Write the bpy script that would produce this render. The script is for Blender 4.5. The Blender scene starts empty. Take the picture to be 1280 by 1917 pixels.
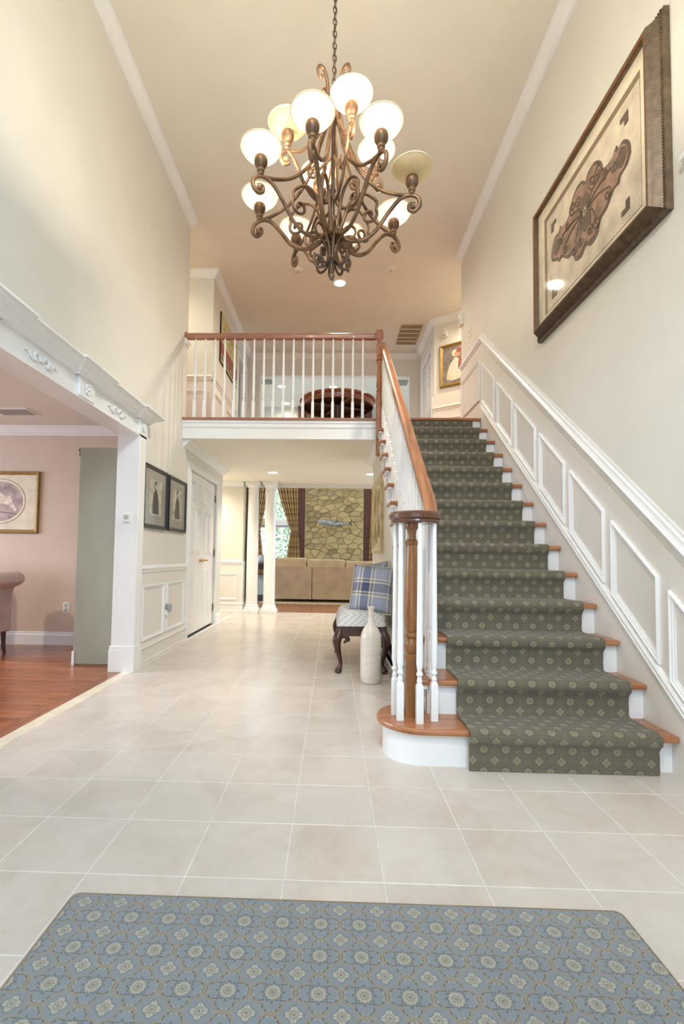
import bpy, bmesh, math, random
from mathutils import Vector, Matrix
random.seed(7)
SC = bpy.context.scene
COL = SC.collection
PI = math.pi
V = Vector

# ------------------------------------------------------------------ camera
FPX, PITCH, YAW, ROLL, CX, CY, CAMZ = 892.79, .0479, -.0276, .0139, 598.08, 1000.37, 1.0469
fwd = V((math.sin(YAW)*math.cos(PITCH), math.cos(YAW)*math.cos(PITCH), math.sin(PITCH)))
rgt = V((math.cos(YAW), -math.sin(YAW), 0))
upv = rgt.cross(fwd)
r2 = math.cos(ROLL)*rgt + math.sin(ROLL)*upv
u2 = -math.sin(ROLL)*rgt + math.cos(ROLL)*upv
cam = bpy.data.cameras.new('camera'); camo = bpy.data.objects.new('camera', cam); COL.objects.link(camo)
mw = Matrix.Identity(4)
for i in range(3):
    mw[i][0] = r2[i]; mw[i][1] = u2[i]; mw[i][2] = -fwd[i]
mw[2][3] = CAMZ
camo.matrix_world = mw
cam.sensor_fit = 'HORIZONTAL'; cam.sensor_width = 36; cam.lens = FPX*36/1280
cam.shift_x = (640-CX)/1280; cam.shift_y = (CY-958.5)/1280
cam.clip_start = .02; cam.clip_end = 200
SC.camera = camo

# ------------------------------------------------------------------ world, light, exposure
W = bpy.data.worlds.new('world'); SC.world = W; W.use_nodes = True
W.node_tree.nodes['Background'].inputs[0].default_value = (.80, .90, 1, 1)
W.node_tree.nodes['Background'].inputs[1].default_value = 1.6
SC.cycles.max_bounces = 8; SC.cycles.diffuse_bounces = 4; SC.cycles.caustics_reflective = False; SC.cycles.caustics_refractive = False
SC.cycles.adaptive_threshold = .06
SC.view_settings.view_transform = 'Standard'; SC.view_settings.look = 'None'
SC.view_settings.exposure = 0.2; SC.view_settings.gamma = 1; SC.view_settings.use_curve_mapping = False

def area(name, loc, aim, sx, sy, power, col):
    l = bpy.data.lights.new(name, 'AREA'); l.shape = 'RECTANGLE'; l.size = sx; l.size_y = sy
    l.energy = power; l.color = col
    o = bpy.data.objects.new(name, l); COL.objects.link(o); o.location = loc
    o.rotation_euler = (V(aim)-V(loc)).to_track_quat('-Z', 'Y').to_euler()
    return o
def point(name, loc, power, col, rad=.05):
    l = bpy.data.lights.new(name, 'POINT'); l.energy = power; l.color = col; l.shadow_soft_size = rad
    o = bpy.data.objects.new(name, l); COL.objects.link(o); o.location = loc
    return o
def spot(name, loc, power, col, ang=150, rad=.06):
    l = bpy.data.lights.new(name, 'SPOT'); l.energy = power; l.color = col; l.shadow_soft_size = rad
    l.spot_size = math.radians(ang); l.spot_blend = .8
    o = bpy.data.objects.new(name, l); COL.objects.link(o); o.location = loc
    return o
DAY = (.66, .83, 1.0); WARM = (1.0, .88, .70)
# daylight through the glazing behind the camera, the den window and the family room window
area('daylight_foyer_window', (1.5, -2.7, 5.0), (-1.2, 3.4, 1.8), 3.2, 2.6, 440, (.52, .76, 1.0))
area('daylight_front_door', (0, -1.75, 1.6), (0, 3, 1.2), 2.6, 2.2, 12, DAY)
area('daylight_den_window', (-7.3, 3.4, 2.0), (-3, 4.2, .4), 2.6, 1.8, 250, (.66, .78, 1.0))
area('daylight_family_window', (-3.0, 14.2, 3.4), (-.4, 10, .6), 2.0, 3.0, 420, DAY)
area('family_fill_east', (4.9, 11.2, 2.3), (0, 11.3, 1.6), 2.2, 2.2, 140, DAY)  # added fill through an unseen side opening
area('family_fill_west', (-4.9, 11.2, 2.3), (0, 11.3, 1.6), 2.2, 2.2, 140, DAY)  # added fill, matching the one on the east side

def fill_spot(name, loc, aim, power, col, ang):
    o = spot(name, loc, power, col, ang, .16); o.rotation_euler = (V(aim)-V(loc)).to_track_quat('-Z', 'Y').to_euler()
# unseen fill spots added without fixtures to brighten both wainscot walls
fill_spot('foyer_wall_fill', (1.45, 3.2, 5.12), (-1.8, 5.3, .4), 360, (1, .93, .84), 62)
fill_spot('stair_wall_fill', (-.5, -.7, 5.15), (1.7, 3.7, 1.0), 420, (1, .92, .82), 60)

# ------------------------------------------------------------------ materials
def lin(c):
    o = []
    for x in c[:3]:
        x /= 255.0
        o.append(x/12.92 if x <= .04045 else ((x+.055)/1.055)**2.4)
    return (*o, 1.0)
class NT:
    def __init__(s, name):
        s.mat = bpy.data.materials.new(name); s.mat.use_nodes = True
        s.t = s.mat.node_tree; s.b = s.t.nodes['Principled BSDF']; s.out = s.t.nodes['Material Output']
    def n(s, typ, **kw):
        nd = s.t.nodes.new(typ)
        for k, v in kw.items(): setattr(nd, k, v)
        return nd
    def l(s, a, b): s.t.links.new(a, b)
    def put(s, sock, v):
        if isinstance(v, (int, float, tuple)): sock.default_value = v
        else: s.l(v, sock)
    def m(s, op, a, b=0.0, c=0.0):
        nd = s.n('ShaderNodeMath', operation=op)
        s.put(nd.inputs[0], a); s.put(nd.inputs[1], b); s.put(nd.inputs[2], c)
        return nd.outputs[0]
    def mix(s, f, a, b):
        nd = s.n('ShaderNodeMix', data_type='RGBA')
        s.put(nd.inputs[0], f); s.put(nd.inputs[6], a); s.put(nd.inputs[7], b)
        return nd.outputs[2]
    def step(s, v, e, w):      # 1 below e, 0 above e+w
        nd = s.n('ShaderNodeMapRange', interpolation_type='SMOOTHSTEP')
        s.put(nd.inputs[0], v); nd.inputs[1].default_value = e; nd.inputs[2].default_value = e+w
        nd.inputs[3].default_value = 1; nd.inputs[4].default_value = 0
        return nd.outputs[0]
    def noise(s, scale, detail=3, vec=None, rough=.5, dist=0):
        nd = s.n('ShaderNodeTexNoise'); nd.inputs['Scale'].default_value = scale; nd.inputs['Detail'].default_value = detail
        nd.inputs['Roughness'].default_value = rough; nd.inputs['Distortion'].default_value = dist
        if vec is not None: s.l(vec, nd.inputs['Vector'])
        return nd.outputs['Fac']
    def coord(s, kind='Object', scale=(1, 1, 1), rot=(0, 0, 0)):
        tc = s.n('ShaderNodeTexCoord'); mp = s.n('ShaderNodeMapping')
        if any(rot): mp.vector_type = 'TEXTURE'; scale = tuple(1/q for q in scale)
        mp.inputs['Scale'].default_value = scale; mp.inputs['Rotation'].default_value = rot
        s.l(tc.outputs[kind], mp.inputs[0]); return mp.outputs[0]
    def ramp(s, f, stops, mode='LINEAR'):
        nd = s.n('ShaderNodeValToRGB'); r = nd.color_ramp; r.interpolation = mode
        while len(r.elements) < len(stops): r.elements.new(.5)
        for e, (p, c) in zip(r.elements, stops): e.position = p; e.color = lin(c)
        s.put(nd.inputs[0], f); return nd.outputs[0]
    def bump(s, h, strength=.2, dist=.01):
        nd = s.n('ShaderNodeBump'); nd.inputs['Strength'].default_value = strength; nd.inputs['Distance'].default_value = dist
        s.l(h, nd.inputs['Height']); s.l(nd.outputs[0], s.b.inputs['Normal'])
    def fin(s, col=None, rough=.5, metal=0.0, spec=.5, coat=0.0):
        if col is not None: s.put(s.b.inputs['Base Color'], col)
        s.b.inputs['Roughness'].default_value = rough; s.b.inputs['Metallic'].default_value = metal
        s.b.inputs['Specular IOR Level'].default_value = spec; s.b.inputs['Coat Weight'].default_value = coat
        s.b.inputs['Coat Roughness'].default_value = .05
        return s.mat
def M(name, c, rough=.5, metal=0.0, var=.05, scale=8, bump=0.0, bscale=60, spec=.5, coat=0.0, sc3=(1, 1, 1)):
    t = NT(name)
    co = t.coord('Object', sc3)
    a = tuple(max(0, x*(1-var)) for x in c); b = tuple(min(255, x*(1+var)) for x in c)
    col = t.ramp(t.noise(scale, 4, co), [(.3, a), (.7, b)])
    if bump: t.bump(t.noise(bscale, 3, co), bump, .003)
    return t.fin(col, rough, metal, spec, coat)
def emit(name, c, s):
    t = NT(name); t.b.inputs['Base Color'].default_value = lin(c)
    t.b.inputs['Emission Color'].default_value = lin(c); t.b.inputs['Emission Strength'].default_value = s
    return t.mat
def wood(name, stops, axis='y', rough=.35, fine=9, coat=.15, rot=(0, 0, 0), rnd=0.0):
    t = NT(name)
    s = {'x': (1.2, 14, 14), 'y': (14, 1.2, 14), 'z': (14, 14, 1.2)}[axis]
    co = t.coord('Object', s, rot)
    f = t.noise(1.1, 8, co, .62, 1.6)
    g = t.noise(fine, 4, co, .6, .3)
    v = t.m('ADD', t.m('MULTIPLY', f, .75), t.m('MULTIPLY', g, .25))
    if rnd:
        oi = t.n('ShaderNodeObjectInfo'); v = t.m('ADD', v, t.m('MULTIPLY', t.m('SUBTRACT', oi.outputs['Random'], .5), rnd))
    col = t.ramp(v, [(.34, stops[0]), (.5, stops[1]), (.66, stops[2])])
    return t.fin(col, rough, 0, .5, coat)

m_wall = M('wall_paint', (226, 222, 211), .62, var=.012, scale=2, bump=.03, bscale=150)
m_wain = M('wainscot_paint', (234, 228, 220), .42, var=.01, scale=2)
m_ceil = M('ceiling_paint', (231, 225, 211), .8, var=.012, scale=2, bump=.03, bscale=120)
m_white = M('white_trim_paint', (240, 240, 238), .3, var=.01, scale=3)
m_panelw = M('white_door_paint', (238, 237, 233), .22, var=.01, scale=3)
m_den = M('den_wall_paint', (212, 192, 172), .6, var=.02, scale=2, bump=.03, bscale=150)
m_green = M('grey_green_paint', (160, 161, 143), .5, var=.06, scale=1.5, sc3=(2, 2, .6))
m_oak = wood('oak_tread', [(140, 84, 52), (168, 108, 70), (190, 132, 90)], 'x', .3)
m_oakh = wood('oak_handrail', [(138, 86, 56), (172, 114, 78), (192, 136, 98)], 'y', .32, rot=(.677, 0, 0))
m_oakx = wood('oak_balcony_rail', [(132, 84, 64), (164, 110, 86), (184, 130, 104)], 'x', .3)
m_newel = wood('newel_oak', [(112, 68, 34), (146, 98, 54), (176, 124, 74)], 'z', .28)
m_volute = wood('volute_dark_oak', [(76, 46, 32), (98, 62, 44), (118, 78, 56)], 'x', .25, coat=.4)
m_plank = wood('den_oak_plank', [(128, 72, 46), (158, 94, 62), (180, 116, 80)], 'x', .25, coat=.3, rnd=.12)
m_planky = wood('den_border_plank', [(120, 70, 48), (150, 90, 62), (172, 110, 78)], 'y', .25, coat=.3)
m_mahog = wood('mahogany', [(40, 20, 16), (64, 36, 28), (84, 52, 40)], 'z', .3)
m_redwood = wood('stained_redwood', [(84, 44, 38), (104, 60, 52), (120, 74, 64)], 'z', .4)
m_tablew = wood('table_wood', [(96, 54, 36), (126, 76, 52), (150, 98, 70)], 'x', .3)
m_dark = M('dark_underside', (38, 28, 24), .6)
m_iron = M('bronze_iron', (120, 92, 68), .42, .55, var=.25, scale=14, bump=.15, bscale=90)
m_irond = M('dark_bronze', (92, 72, 58), .4, .6, var=.2, scale=20)
m_brass = M('polished_brass', (205, 165, 90), .25, 1)
m_hinge = M('antique_hinge', (128, 112, 82), .35, .9)
m_black = M('black_frame', (38, 36, 36), .35)
m_gold = M('gold_frame', (158, 128, 72), .38, .35, var=.12, scale=30)
m_bronzef = M('bronze_frame', (104, 86, 66), .42, .25, var=.15, scale=26, bump=.15, bscale=80)
m_mat = M('cream_mat', (228, 216, 190), .6, coat=.35)
m_greymat = M('grey_mat', (150, 146, 134), .5, coat=.6)
m_photo = M('sepia_photo', (176, 168, 154), .5, var=.2, scale=9, coat=.6)
m_photod = M('photo_dark', (62, 58, 54), .5, coat=.6)
m_pface = M('photo_face', (204, 194, 178), .5, coat=.5)
m_skin = M('painted_skin', (196, 142, 116), .6)
m_skin2 = M('painted_red', (150, 84, 70), .6)
m_paintw = M('painted_white', (222, 206, 186), .6, var=.12, scale=40)
m_paintg = M('painted_grey', (128, 116, 110), .6, var=.18, scale=14)
m_cream = M('canvas_cream', (204, 192, 140), .6, var=.1, scale=18)
m_tan = M('art_tan', (140, 112, 92), .6, var=.2, scale=16, coat=.3)
m_sepia = M('art_paper', (204, 191, 168), .6, var=.1, scale=8, coat=.3)
m_sepiad = M('art_dark', (92, 76, 62), .55, var=.15, scale=20, coat=.3)
m_purp = M('oval_paint', (176, 154, 150), .6, var=.2, scale=12, coat=.4)
m_sofa = M('tan_microsuede', (196, 172, 142), .85, var=.06, scale=4, bump=.1, bscale=200)
m_sofac = M('tan_cushion', (216, 190, 150), .85, var=.06, scale=4, bump=.1, bscale=200)
m_taupe = M('taupe_upholstery', (198, 178, 172), .8, var=.06, scale=6, bump=.1, bscale=200)
m_vase = M('cream_glaze', (224, 216, 202), .24, var=.03, scale=6, coat=.2, sc3=(1, 1, 6), bump=.012, bscale=8)
m_heater = M('heater_enamel', (222, 214, 196), .35)
m_grout = M('grout', (232, 228, 222), .7)
m_vent = M('vent_beige', (176, 156, 122), .5)
m_ventd = M('vent_dark', (150, 132, 98), .6)
m_plastic = M('white_plastic', (238, 234, 224), .4)
m_lamp = emit('recessed_lamp', (255, 240, 214), 14)
m_fish = M('fish_skin', (150, 152, 156), .3, var=.3, scale=18, coat=.3)
m_fishd = M('fish_fin', (70, 72, 74), .4)
m_leaf = M('garden_leaf', (150, 186, 130), .7, var=.3, scale=2)
m_trunk = M('tree_bark', (96, 82, 66), .8)
m_grass = M('garden_grass', (140, 170, 110), .9, var=.2)
m_cand = M('white_candle', (240, 236, 226), .5)
m_jar = M('grey_jar', (166, 166, 168), .35)
m_famrug = M('family_rug', (188, 164, 124), .95, var=.25, scale=20, bump=.2, bscale=150)
m_mortar = M('mortar', (120, 104, 76), .9, var=.15, scale=30)
m_bluewall = M('family_plaster', (214, 214, 206), .7, var=.01)

def mk_tile():
    t = NT('marble_tile'); co = t.coord('Object')
    geo = t.n('ShaderNodeNewGeometry')
    oi = t.n('ShaderNodeObjectInfo')
    a = t.noise(3.2, 8, geo.outputs['Position'], .6, .8)
    b = t.noise(16, 6, geo.outputs['Position'], .65, .5)
    f = t.m('ADD', t.m('MULTIPLY', a, .6), t.m('MULTIPLY', b, .25))
    f = t.m('ADD', f, t.m('ADD', .04, t.m('MULTIPLY', oi.outputs['Random'], .08)))
    col = t.ramp(f, [(.34, (202, 190, 178)), (.5, (213, 203, 193)), (.68, (221, 213, 205))])
    return t.fin(col, .24, 0, .5, .0)
m_tile = mk_tile()

def mk_stone():
    t = NT('field_stone'); co = t.coord('Object')
    oi = t.n('ShaderNodeObjectInfo')
    f = t.m('ADD', t.m('MULTIPLY', t.noise(7, 8, co, .6), .55), t.m('MULTIPLY', oi.outputs['Random'], .5))
    col = t.ramp(f, [(.28, (140, 122, 86)), (.45, (176, 154, 108)), (.6, (194, 172, 122)), (.72, (178, 152, 104)), (.85, (158, 146, 118))])
    t.bump(t.noise(30, 6, co), .5, .01)
    return t.fin(col, .85)
m_stone = mk_stone()

def mk_carpet(name, base, base2, fl, latt, dark, kf, kl):
    t = NT(name)
    tc = t.n('ShaderNodeTexCoord'); sx = t.n('ShaderNodeSeparateXYZ'); t.l(tc.outputs['UV'], sx.inputs[0])
    P = .1085
    u = t.m('DIVIDE', sx.outputs[0], P); v = t.m('DIVIDE', sx.outputs[1], P)
    jit = t.noise(9, 3, tc.outputs['UV']); rag = t.m('MULTIPLY', t.m('SUBTRACT', t.noise(260, 2, tc.outputs['UV']), .5), .06)
    def cell(o):
        a = t.m('SUBTRACT', u, o); b = t.m('SUBTRACT', v, o)
        return t.m('SUBTRACT', a, t.m('ROUND', a)), t.m('SUBTRACT', b, t.m('ROUND', b))
    ax, ay = cell(0.0); bx, by = cell(.5)
    def polar(x, y):
        r = t.m('SQRT', t.m('ADD', t.m('MULTIPLY', x, x), t.m('MULTIPLY', y, y)))
        return t.m('ADD', r, rag), t.m('ARCTAN2', y, x)
    ra, ta = polar(ax, ay); rb, tb = polar(bx, by)
    fa = t.m('SUBTRACT', ra, t.m('MULTIPLY', t.m('COSINE', t.m('MULTIPLY', ta, 12)), .022))
    fb = t.m('SUBTRACT', rb, t.m('MULTIPLY', t.m('COSINE', t.m('MULTIPLY', tb, 4)), .030))
    flA = t.step(fa, .165, .03); olA = t.step(fa, .20, .03)
    flB = t.step(fb, .150, .03); olB = t.step(fb, .18, .03)
    rings = lambda r, th: t.m('MAXIMUM', t.step(t.m('ABSOLUTE', t.m('SUBTRACT', r, .085)), .010, .02), t.step(t.m('ABSOLUTE', t.m('SINE', t.m('MULTIPLY', th, 6))), .22, .25))
    pA = rings(ra, ta); pB = rings(rb, tb)
    cA = t.step(ra, .035, .02); cB = t.step(rb, .03, .02)
    aa = t.m('ABSOLUTE', ax); bb = t.m('ABSOLUTE', ay)
    dt = t.m('SUBTRACT', aa, bb)
    L = t.m('SUBTRACT', t.m('ADD', aa, bb), .5)
    adt = t.m('ABSOLUTE', dt)
    wav = t.m('ADD', t.m('MULTIPLY', t.m('SINE', t.m('MULTIPLY', adt, 2*PI)), -.10), t.m('MULTIPLY', t.m('MAXIMUM', t.m('SUBTRACT', 1.0, t.m('MULTIPLY', adt, 9)), 0.0), .06))
    E0 = t.m('ADD', t.m('ADD', L, wav), rag)
    E = t.m('ABSOLUTE', E0)
    e1 = t.step(E, .034, .02)
    e2 = t.step(t.m('ABSOLUTE', t.m('SUBTRACT', E0, -.052)), .016, .012)
    dash = t.m('GREATER_THAN', t.m('SINE', t.m('MULTIPLY', dt, 34)), -.55)
    kx = t.step(t.m('ABSOLUTE', t.m('SUBTRACT', t.m('ABSOLUTE', dt), .5)), .05, .03); knot = t.m('MULTIPLY', kx, t.step(t.m('ABSOLUTE', L), .07, .03))
    curl = t.m('MULTIPLY', t.step(t.m('ABSOLUTE', t.m('SUBTRACT', t.m('ABSOLUTE', dt), .36)), .022, .02), t.step(t.m('ABSOLUTE', t.m('SUBTRACT', t.m('ABSOLUTE', E0), .085)), .015, .015))
    dots = t.m('MULTIPLY', t.step(t.m('ABSOLUTE', t.m('SUBTRACT', ra, .25)), .008, .012), t.m('GREATER_THAN', t.m('COSINE', t.m('MULTIPLY', ta, 8)), .5))
    th = t.noise(700, 2, tc.outputs['UV'])
    D = lin(dark)
    col = t.mix(jit, lin(base), lin(base2))
    col = t.mix(t.m('MULTIPLY', t.m('MULTIPLY', e2, dash), kl), col, D)
    col = t.mix(t.m('MULTIPLY', t.m('MAXIMUM', e1, knot), kl), col, lin(latt))
    col = t.mix(t.m('MULTIPLY', curl, kl*.8), col, lin(fl))
    col = t.mix(t.m('MULTIPLY', dots, kf*.6), col, D)
    col = t.mix(t.m('MULTIPLY', olA, kf*.7), col, D); col = t.mix(t.m('MULTIPLY', olB, kf*.45), col, D)
    col = t.mix(t.m('MULTIPLY', t.m('MAXIMUM', flA, flB), kf), col, lin(fl))
    col = t.mix(t.m('MULTIPLY', t.m('ADD', t.m('MULTIPLY', flA, pA), t.m('MULTIPLY', flB, pB)), kf*.5), col, D)
    col = t.mix(t.m('MULTIPLY', t.m('MAXIMUM', cA, cB), kf*.6), col, D)
    col = t.mix(t.m('MULTIPLY', th, .3), col, lin(tuple((x+y)/2 for x, y in zip(base, dark))))
    t.bump(th, .5, .004)
    t.b.inputs['Sheen Weight'].default_value = .2
    return t.fin(col, .95, 0, .1)
m_rug = mk_carpet('floral_lattice_rug_daylit', (140, 149, 156), (152, 160, 166), (206, 200, 182), (164, 150, 128), (76, 68, 60), .85, .9)  # same carpet as the runner; bluer tint stands in for daylight
m_run = mk_carpet('floral_lattice_runner_warmlit', (108, 102, 90), (120, 113, 99), (184, 172, 140), (126, 114, 86), (66, 64, 54), .66, .6)  # same carpet as the rug; warmer tint stands in for lamp light

def mk_plaid(name, p, us, vs, rough=.85):
    t = NT(name)
    tc = t.n('ShaderNodeTexCoord'); sx = t.n('ShaderNodeSeparateXYZ'); t.l(tc.outputs['UV'], sx.inputs[0])
    fu = t.m('FRACT', t.m('DIVIDE', sx.outputs[0], p)); fv = t.m('FRACT', t.m('DIVIDE', sx.outputs[1], p))
    a = t.ramp(fu, us, 'CONSTANT'); b = t.ramp(fv, vs, 'CONSTANT')
    col = t.mix(.5, a, b)
    t.bump(t.noise(300, 2, tc.outputs['UV']), .2, .003)
    return t.fin(col, rough, 0, .2)
LB, DB, CR, GY, NV = (150, 156, 172), (112, 116, 140), (220, 212, 190), (130, 128, 128), (84, 86, 112)
m_plaid = mk_plaid('blue_plaid', .40,
    [(0, LB), (.16, CR), (.19, GY), (.24, CR), (.27, NV), (.46, CR), (.49, GY), (.54, CR), (.57, LB), (.9, CR), (.93, LB)],
    [(0, LB), (.28, CR), (.31, GY), (.36, CR), (.39, NV), (.60, CR), (.63, GY), (.68, CR), (.71, LB)])
BR, TN, BK, OL = (132, 92, 58), (184, 148, 98), (74, 54, 42), (152, 128, 86)
m_curt = mk_plaid('brown_plaid', .30,
    [(0, TN), (.2, OL), (.3, BR), (.36, TN), (.55, BK), (.6, TN), (.8, OL), (.9, BR)],
    [(0, TN), (.12, OL), (.3, BK), (.4, BR), (.46, TN), (.62, OL), (.78, BK), (.84, TN)])

def mk_seatfab():
    t = NT('seat_trellis_fabric')
    tc = t.n('ShaderNodeTexCoord'); sx = t.n('ShaderNodeSeparateXYZ'); t.l(tc.outputs['Object'], sx.inputs[0])
    k = .06
    u = t.m('DIVIDE', t.m('ADD', sx.outputs[0], sx.outputs[1]), k); v = t.m('DIVIDE', t.m('SUBTRACT', t.m('ADD', sx.outputs[0], sx.outputs[1]), t.m('MULTIPLY', sx.outputs[2], 1.6)), k)
    w = t.m('DIVIDE', t.m('ADD', t.m('ADD', sx.outputs[0], sx.outputs[1]), t.m('MULTIPLY', sx.outputs[2], 1.6)), k)
    a = t.m('ABSOLUTE', t.m('SINE', t.m('MULTIPLY', v, PI))); b = t.m('ABSOLUTE', t.m('SINE', t.m('MULTIPLY', w, PI)))
    l1 = t.step(t.m('MINIMUM', a, b), .18, .12); l2 = t.step(t.m('ABSOLUTE', t.m('SUBTRACT', t.m('MAXIMUM', a, b), .55)), .06, .06)
    col = t.mix(t.m('MULTIPLY', t.m('MAXIMUM', l1, l2), .6), lin((214, 212, 208)), lin((150, 160, 168)))
    return t.fin(col, .85)
m_seat = mk_seatfab()

def mk_shade(name, lit):
    t = NT(name); t.t.nodes.remove(t.b)
    d = t.n('ShaderNodeBsdfDiffuse'); tr = t.n('ShaderNodeBsdfTranslucent'); g = t.n('ShaderNodeBsdfGlossy')
    co = t.coord('Object'); nz = t.noise(14, 4, co)
    c = (232, 214, 176) if lit else (238, 214, 164)
    t.l(t.ramp(nz, [(.3, tuple(x*.93 for x in c)), (.7, c)]), d.inputs[0])
    tr.inputs[0].default_value = (.07, .059, .043, 1) if lit else (.5, .42, .27, 1)
    g.inputs['Roughness'].default_value = .15
    ad = t.n('ShaderNodeAddShader'); m1 = t.n('ShaderNodeMixShader'); m1.inputs[0].default_value = .5
    if lit: t.l(d.outputs[0], ad.inputs[0]); t.l(tr.outputs[0], ad.inputs[1]); src = ad.outputs[0]
    else: t.l(d.outputs[0], m1.inputs[1]); t.l(tr.outputs[0], m1.inputs[2]); src = m1.outputs[0]
    m2 = t.n('ShaderNodeMixShader'); m2.inputs[0].default_value = .06
    t.l(src, m2.inputs[1]); t.l(g.outputs[0], m2.inputs[2]); t.l(m2.outputs[0], t.out.inputs[0])
    return t.mat
m_shade = mk_shade('lit_alabaster_glass', True); m_shadeoff = mk_shade('unlit_alabaster_glass', False)
m_bulb = emit('bulb_glow', (255, 236, 200), 30)
def mk_glass():
    t = NT('window_glass'); t.t.nodes.remove(t.b)
    a = t.n('ShaderNodeBsdfTransparent'); g = t.n('ShaderNodeBsdfGlossy'); g.inputs['Roughness'].default_value = .02
    m = t.n('ShaderNodeMixShader'); m.inputs[0].default_value = .06
    t.l(a.outputs[0], m.inputs[1]); t.l(g.outputs[0], m.inputs[2]); t.l(m.outputs[0], t.out.inputs[0])
    return t.mat
m_glass = mk_glass()

# ------------------------------------------------------------------ mesh helpers
AX = {'x+': V((1, 0, 0)), 'x-': V((-1, 0, 0)), 'y+': V((0, 1, 0)), 'y-': V((0, -1, 0)), 'z+': V((0, 0, 1)), 'z-': V((0, 0, -1))}
def rect(N, c, a0, a1, b0, b1):
    ab = [(a0, b0), (a1, b0), (a1, b1), (a0, b1)]
    f = {'x': lambda a, b: V((c, a, b)), 'y': lambda a, b: V((a, c, b)), 'z': lambda a, b: V((a, b, c))}[N[0]]
    p = [f(a, b) for a, b in ab]
    if N in ('x-', 'y+', 'z-'): p.reverse()
    return p
class MB:
    def __init__(s): s.v = []; s.f = []; s.uv = None
    def add(s, vs, fs):
        o = len(s.v); s.v += [tuple(v) for v in vs]; s.f += [tuple(i+o for i in f) for f in fs]; return s
    def box(s, x0, x1, y0, y1, z0, z1):
        vs = [(x, y, z) for z in (z0, z1) for x, y in ((x0, y0), (x1, y0), (x1, y1), (x0, y1))]
        return s.add(vs, [(3, 2, 1, 0), (4, 5, 6, 7), (0, 1, 5, 4), (1, 2, 6, 5), (2, 3, 7, 6), (3, 0, 4, 7)])
    def prism(s, poly, d):       # poly: 3D points, extruded by vector d
        n = len(poly); d = V(d)
        vs = [V(p) for p in poly]+[V(p)+d for p in poly]
        return s.add(vs, [tuple(range(n-1, -1, -1)), tuple(range(n, 2*n))]+[(i, (i+1) % n, n+(i+1) % n, n+i) for i in range(n)])
    def lathe(s, prof, c=(0, 0, 0), n=16, cap=True, axis='z'):
        vs = []; fs = []; k = len(prof)
        for r, z in prof:
            for j in range(n):
                a = 2*PI*j/n
                p = (r*math.cos(a), r*math.sin(a), z)
                if axis == 'y': p = (p[0], p[2], p[1])
                if axis == 'x': p = (p[2], p[0], p[1])
                vs.append((p[0]+c[0], p[1]+c[1], p[2]+c[2]))
        for i in range(k-1):
            for j in range(n): fs.append((i*n+j, i*n+(j+1) % n, (i+1)*n+(j+1) % n, (i+1)*n+j))
        if cap: fs += [tuple(range(n-1, -1, -1)), tuple((k-1)*n+j for j in range(n))]
        return s.add(vs, fs)
    def tube(s, pts, r, n=8, closed=False, flat=1.0):
        pts = [V(p) for p in pts]; k = len(pts)
        rs = r if isinstance(r, (list, tuple)) else [r]*k
        vs = []; fs = []; up = None
        for i, p in enumerate(pts):
            d = (pts[(i+1) % k]-pts[i-1]) if closed or 0 < i < k-1 else (pts[1]-pts[0] if i == 0 else pts[-1]-pts[-2])
            d.normalize()
            if up is None: up = V((0, 0, 1)) if abs(d.z) < .9 else V((1, 0, 0))
            a = d.cross(up); a.normalize(); b = a.cross(d); b.normalize(); up = b
            for j in range(n):
                t = 2*PI*j/n
                vs.append(p+(a*math.cos(t)*flat+b*math.sin(t))*rs[i])
        for i in range(k if closed else k-1):
            i2 = (i+1) % k
            for j in range(n): fs.append((i*n+j, i*n+(j+1) % n, i2*n+(j+1) % n, i2*n+j))
        if not closed: fs += [tuple(range(n-1, -1, -1)), tuple((k-1)*n+j for j in range(n))]
        return s.add(vs, fs)
    def rail(s, pts, N, prof, closed=False):
        pts = [V(p) for p in pts]; N = AX[N] if isinstance(N, str) else V(N); k = len(pts); m = len(prof)
        ns = k if closed else k-1
        side = [N.cross((pts[(i+1) % k]-pts[i]).normalized()) for i in range(ns)]
        vs = []; fs = []
        for i in range(k):
            if closed: a, b = side[i-1], side[i]
            else: a, b = side[max(i-1, 0)], side[min(i, ns-1)]
            mt = (a+b)/(1+a.dot(b))
            for u, v in prof: vs.append(pts[i]+mt*u+N*v)
        for i in range(ns):
            i2 = (i+1) % k
            for j in range(m): fs.append((i*m+j, i*m+(j+1) % m, i2*m+(j+1) % m, i2*m+j))
        if not closed: fs += [tuple(range(m-1, -1, -1)), tuple((k-1)*m+j for j in range(m))]
        return s.add(vs, fs)
    def frame(s, N, c, a0, a1, b0, b1, prof): return s.rail(rect(N, c, a0, a1, b0, b1), N, prof, True)
    def slab(s, N, c, a0, a1, b0, b1, t): return s.prism(rect(N, c, a0, a1, b0, b1), AX[N]*t)
    def wall(s, axis, c0, c1, a0, a1, b0, b1, holes=()):
        A = sorted({a0, a1, *[h[0] for h in holes], *[h[1] for h in holes]}); B = sorted({b0, b1, *[h[2] for h in holes], *[h[3] for h in holes]})
        A = [x for x in A if a0 <= x <= a1]; B = [x for x in B if b0 <= x <= b1]
        for i in range(len(A)-1):
            for j in range(len(B)-1):
                ca, cb = (A[i]+A[i+1])/2, (B[j]+B[j+1])/2
                if any(h[0] < ca < h[1] and h[2] < cb < h[3] for h in holes): continue
                if axis == 'x': s.box(c0, c1, A[i], A[i+1], B[j], B[j+1])
                else: s.box(A[i], A[i+1], c0, c1, B[j], B[j+1])
        return s
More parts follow.
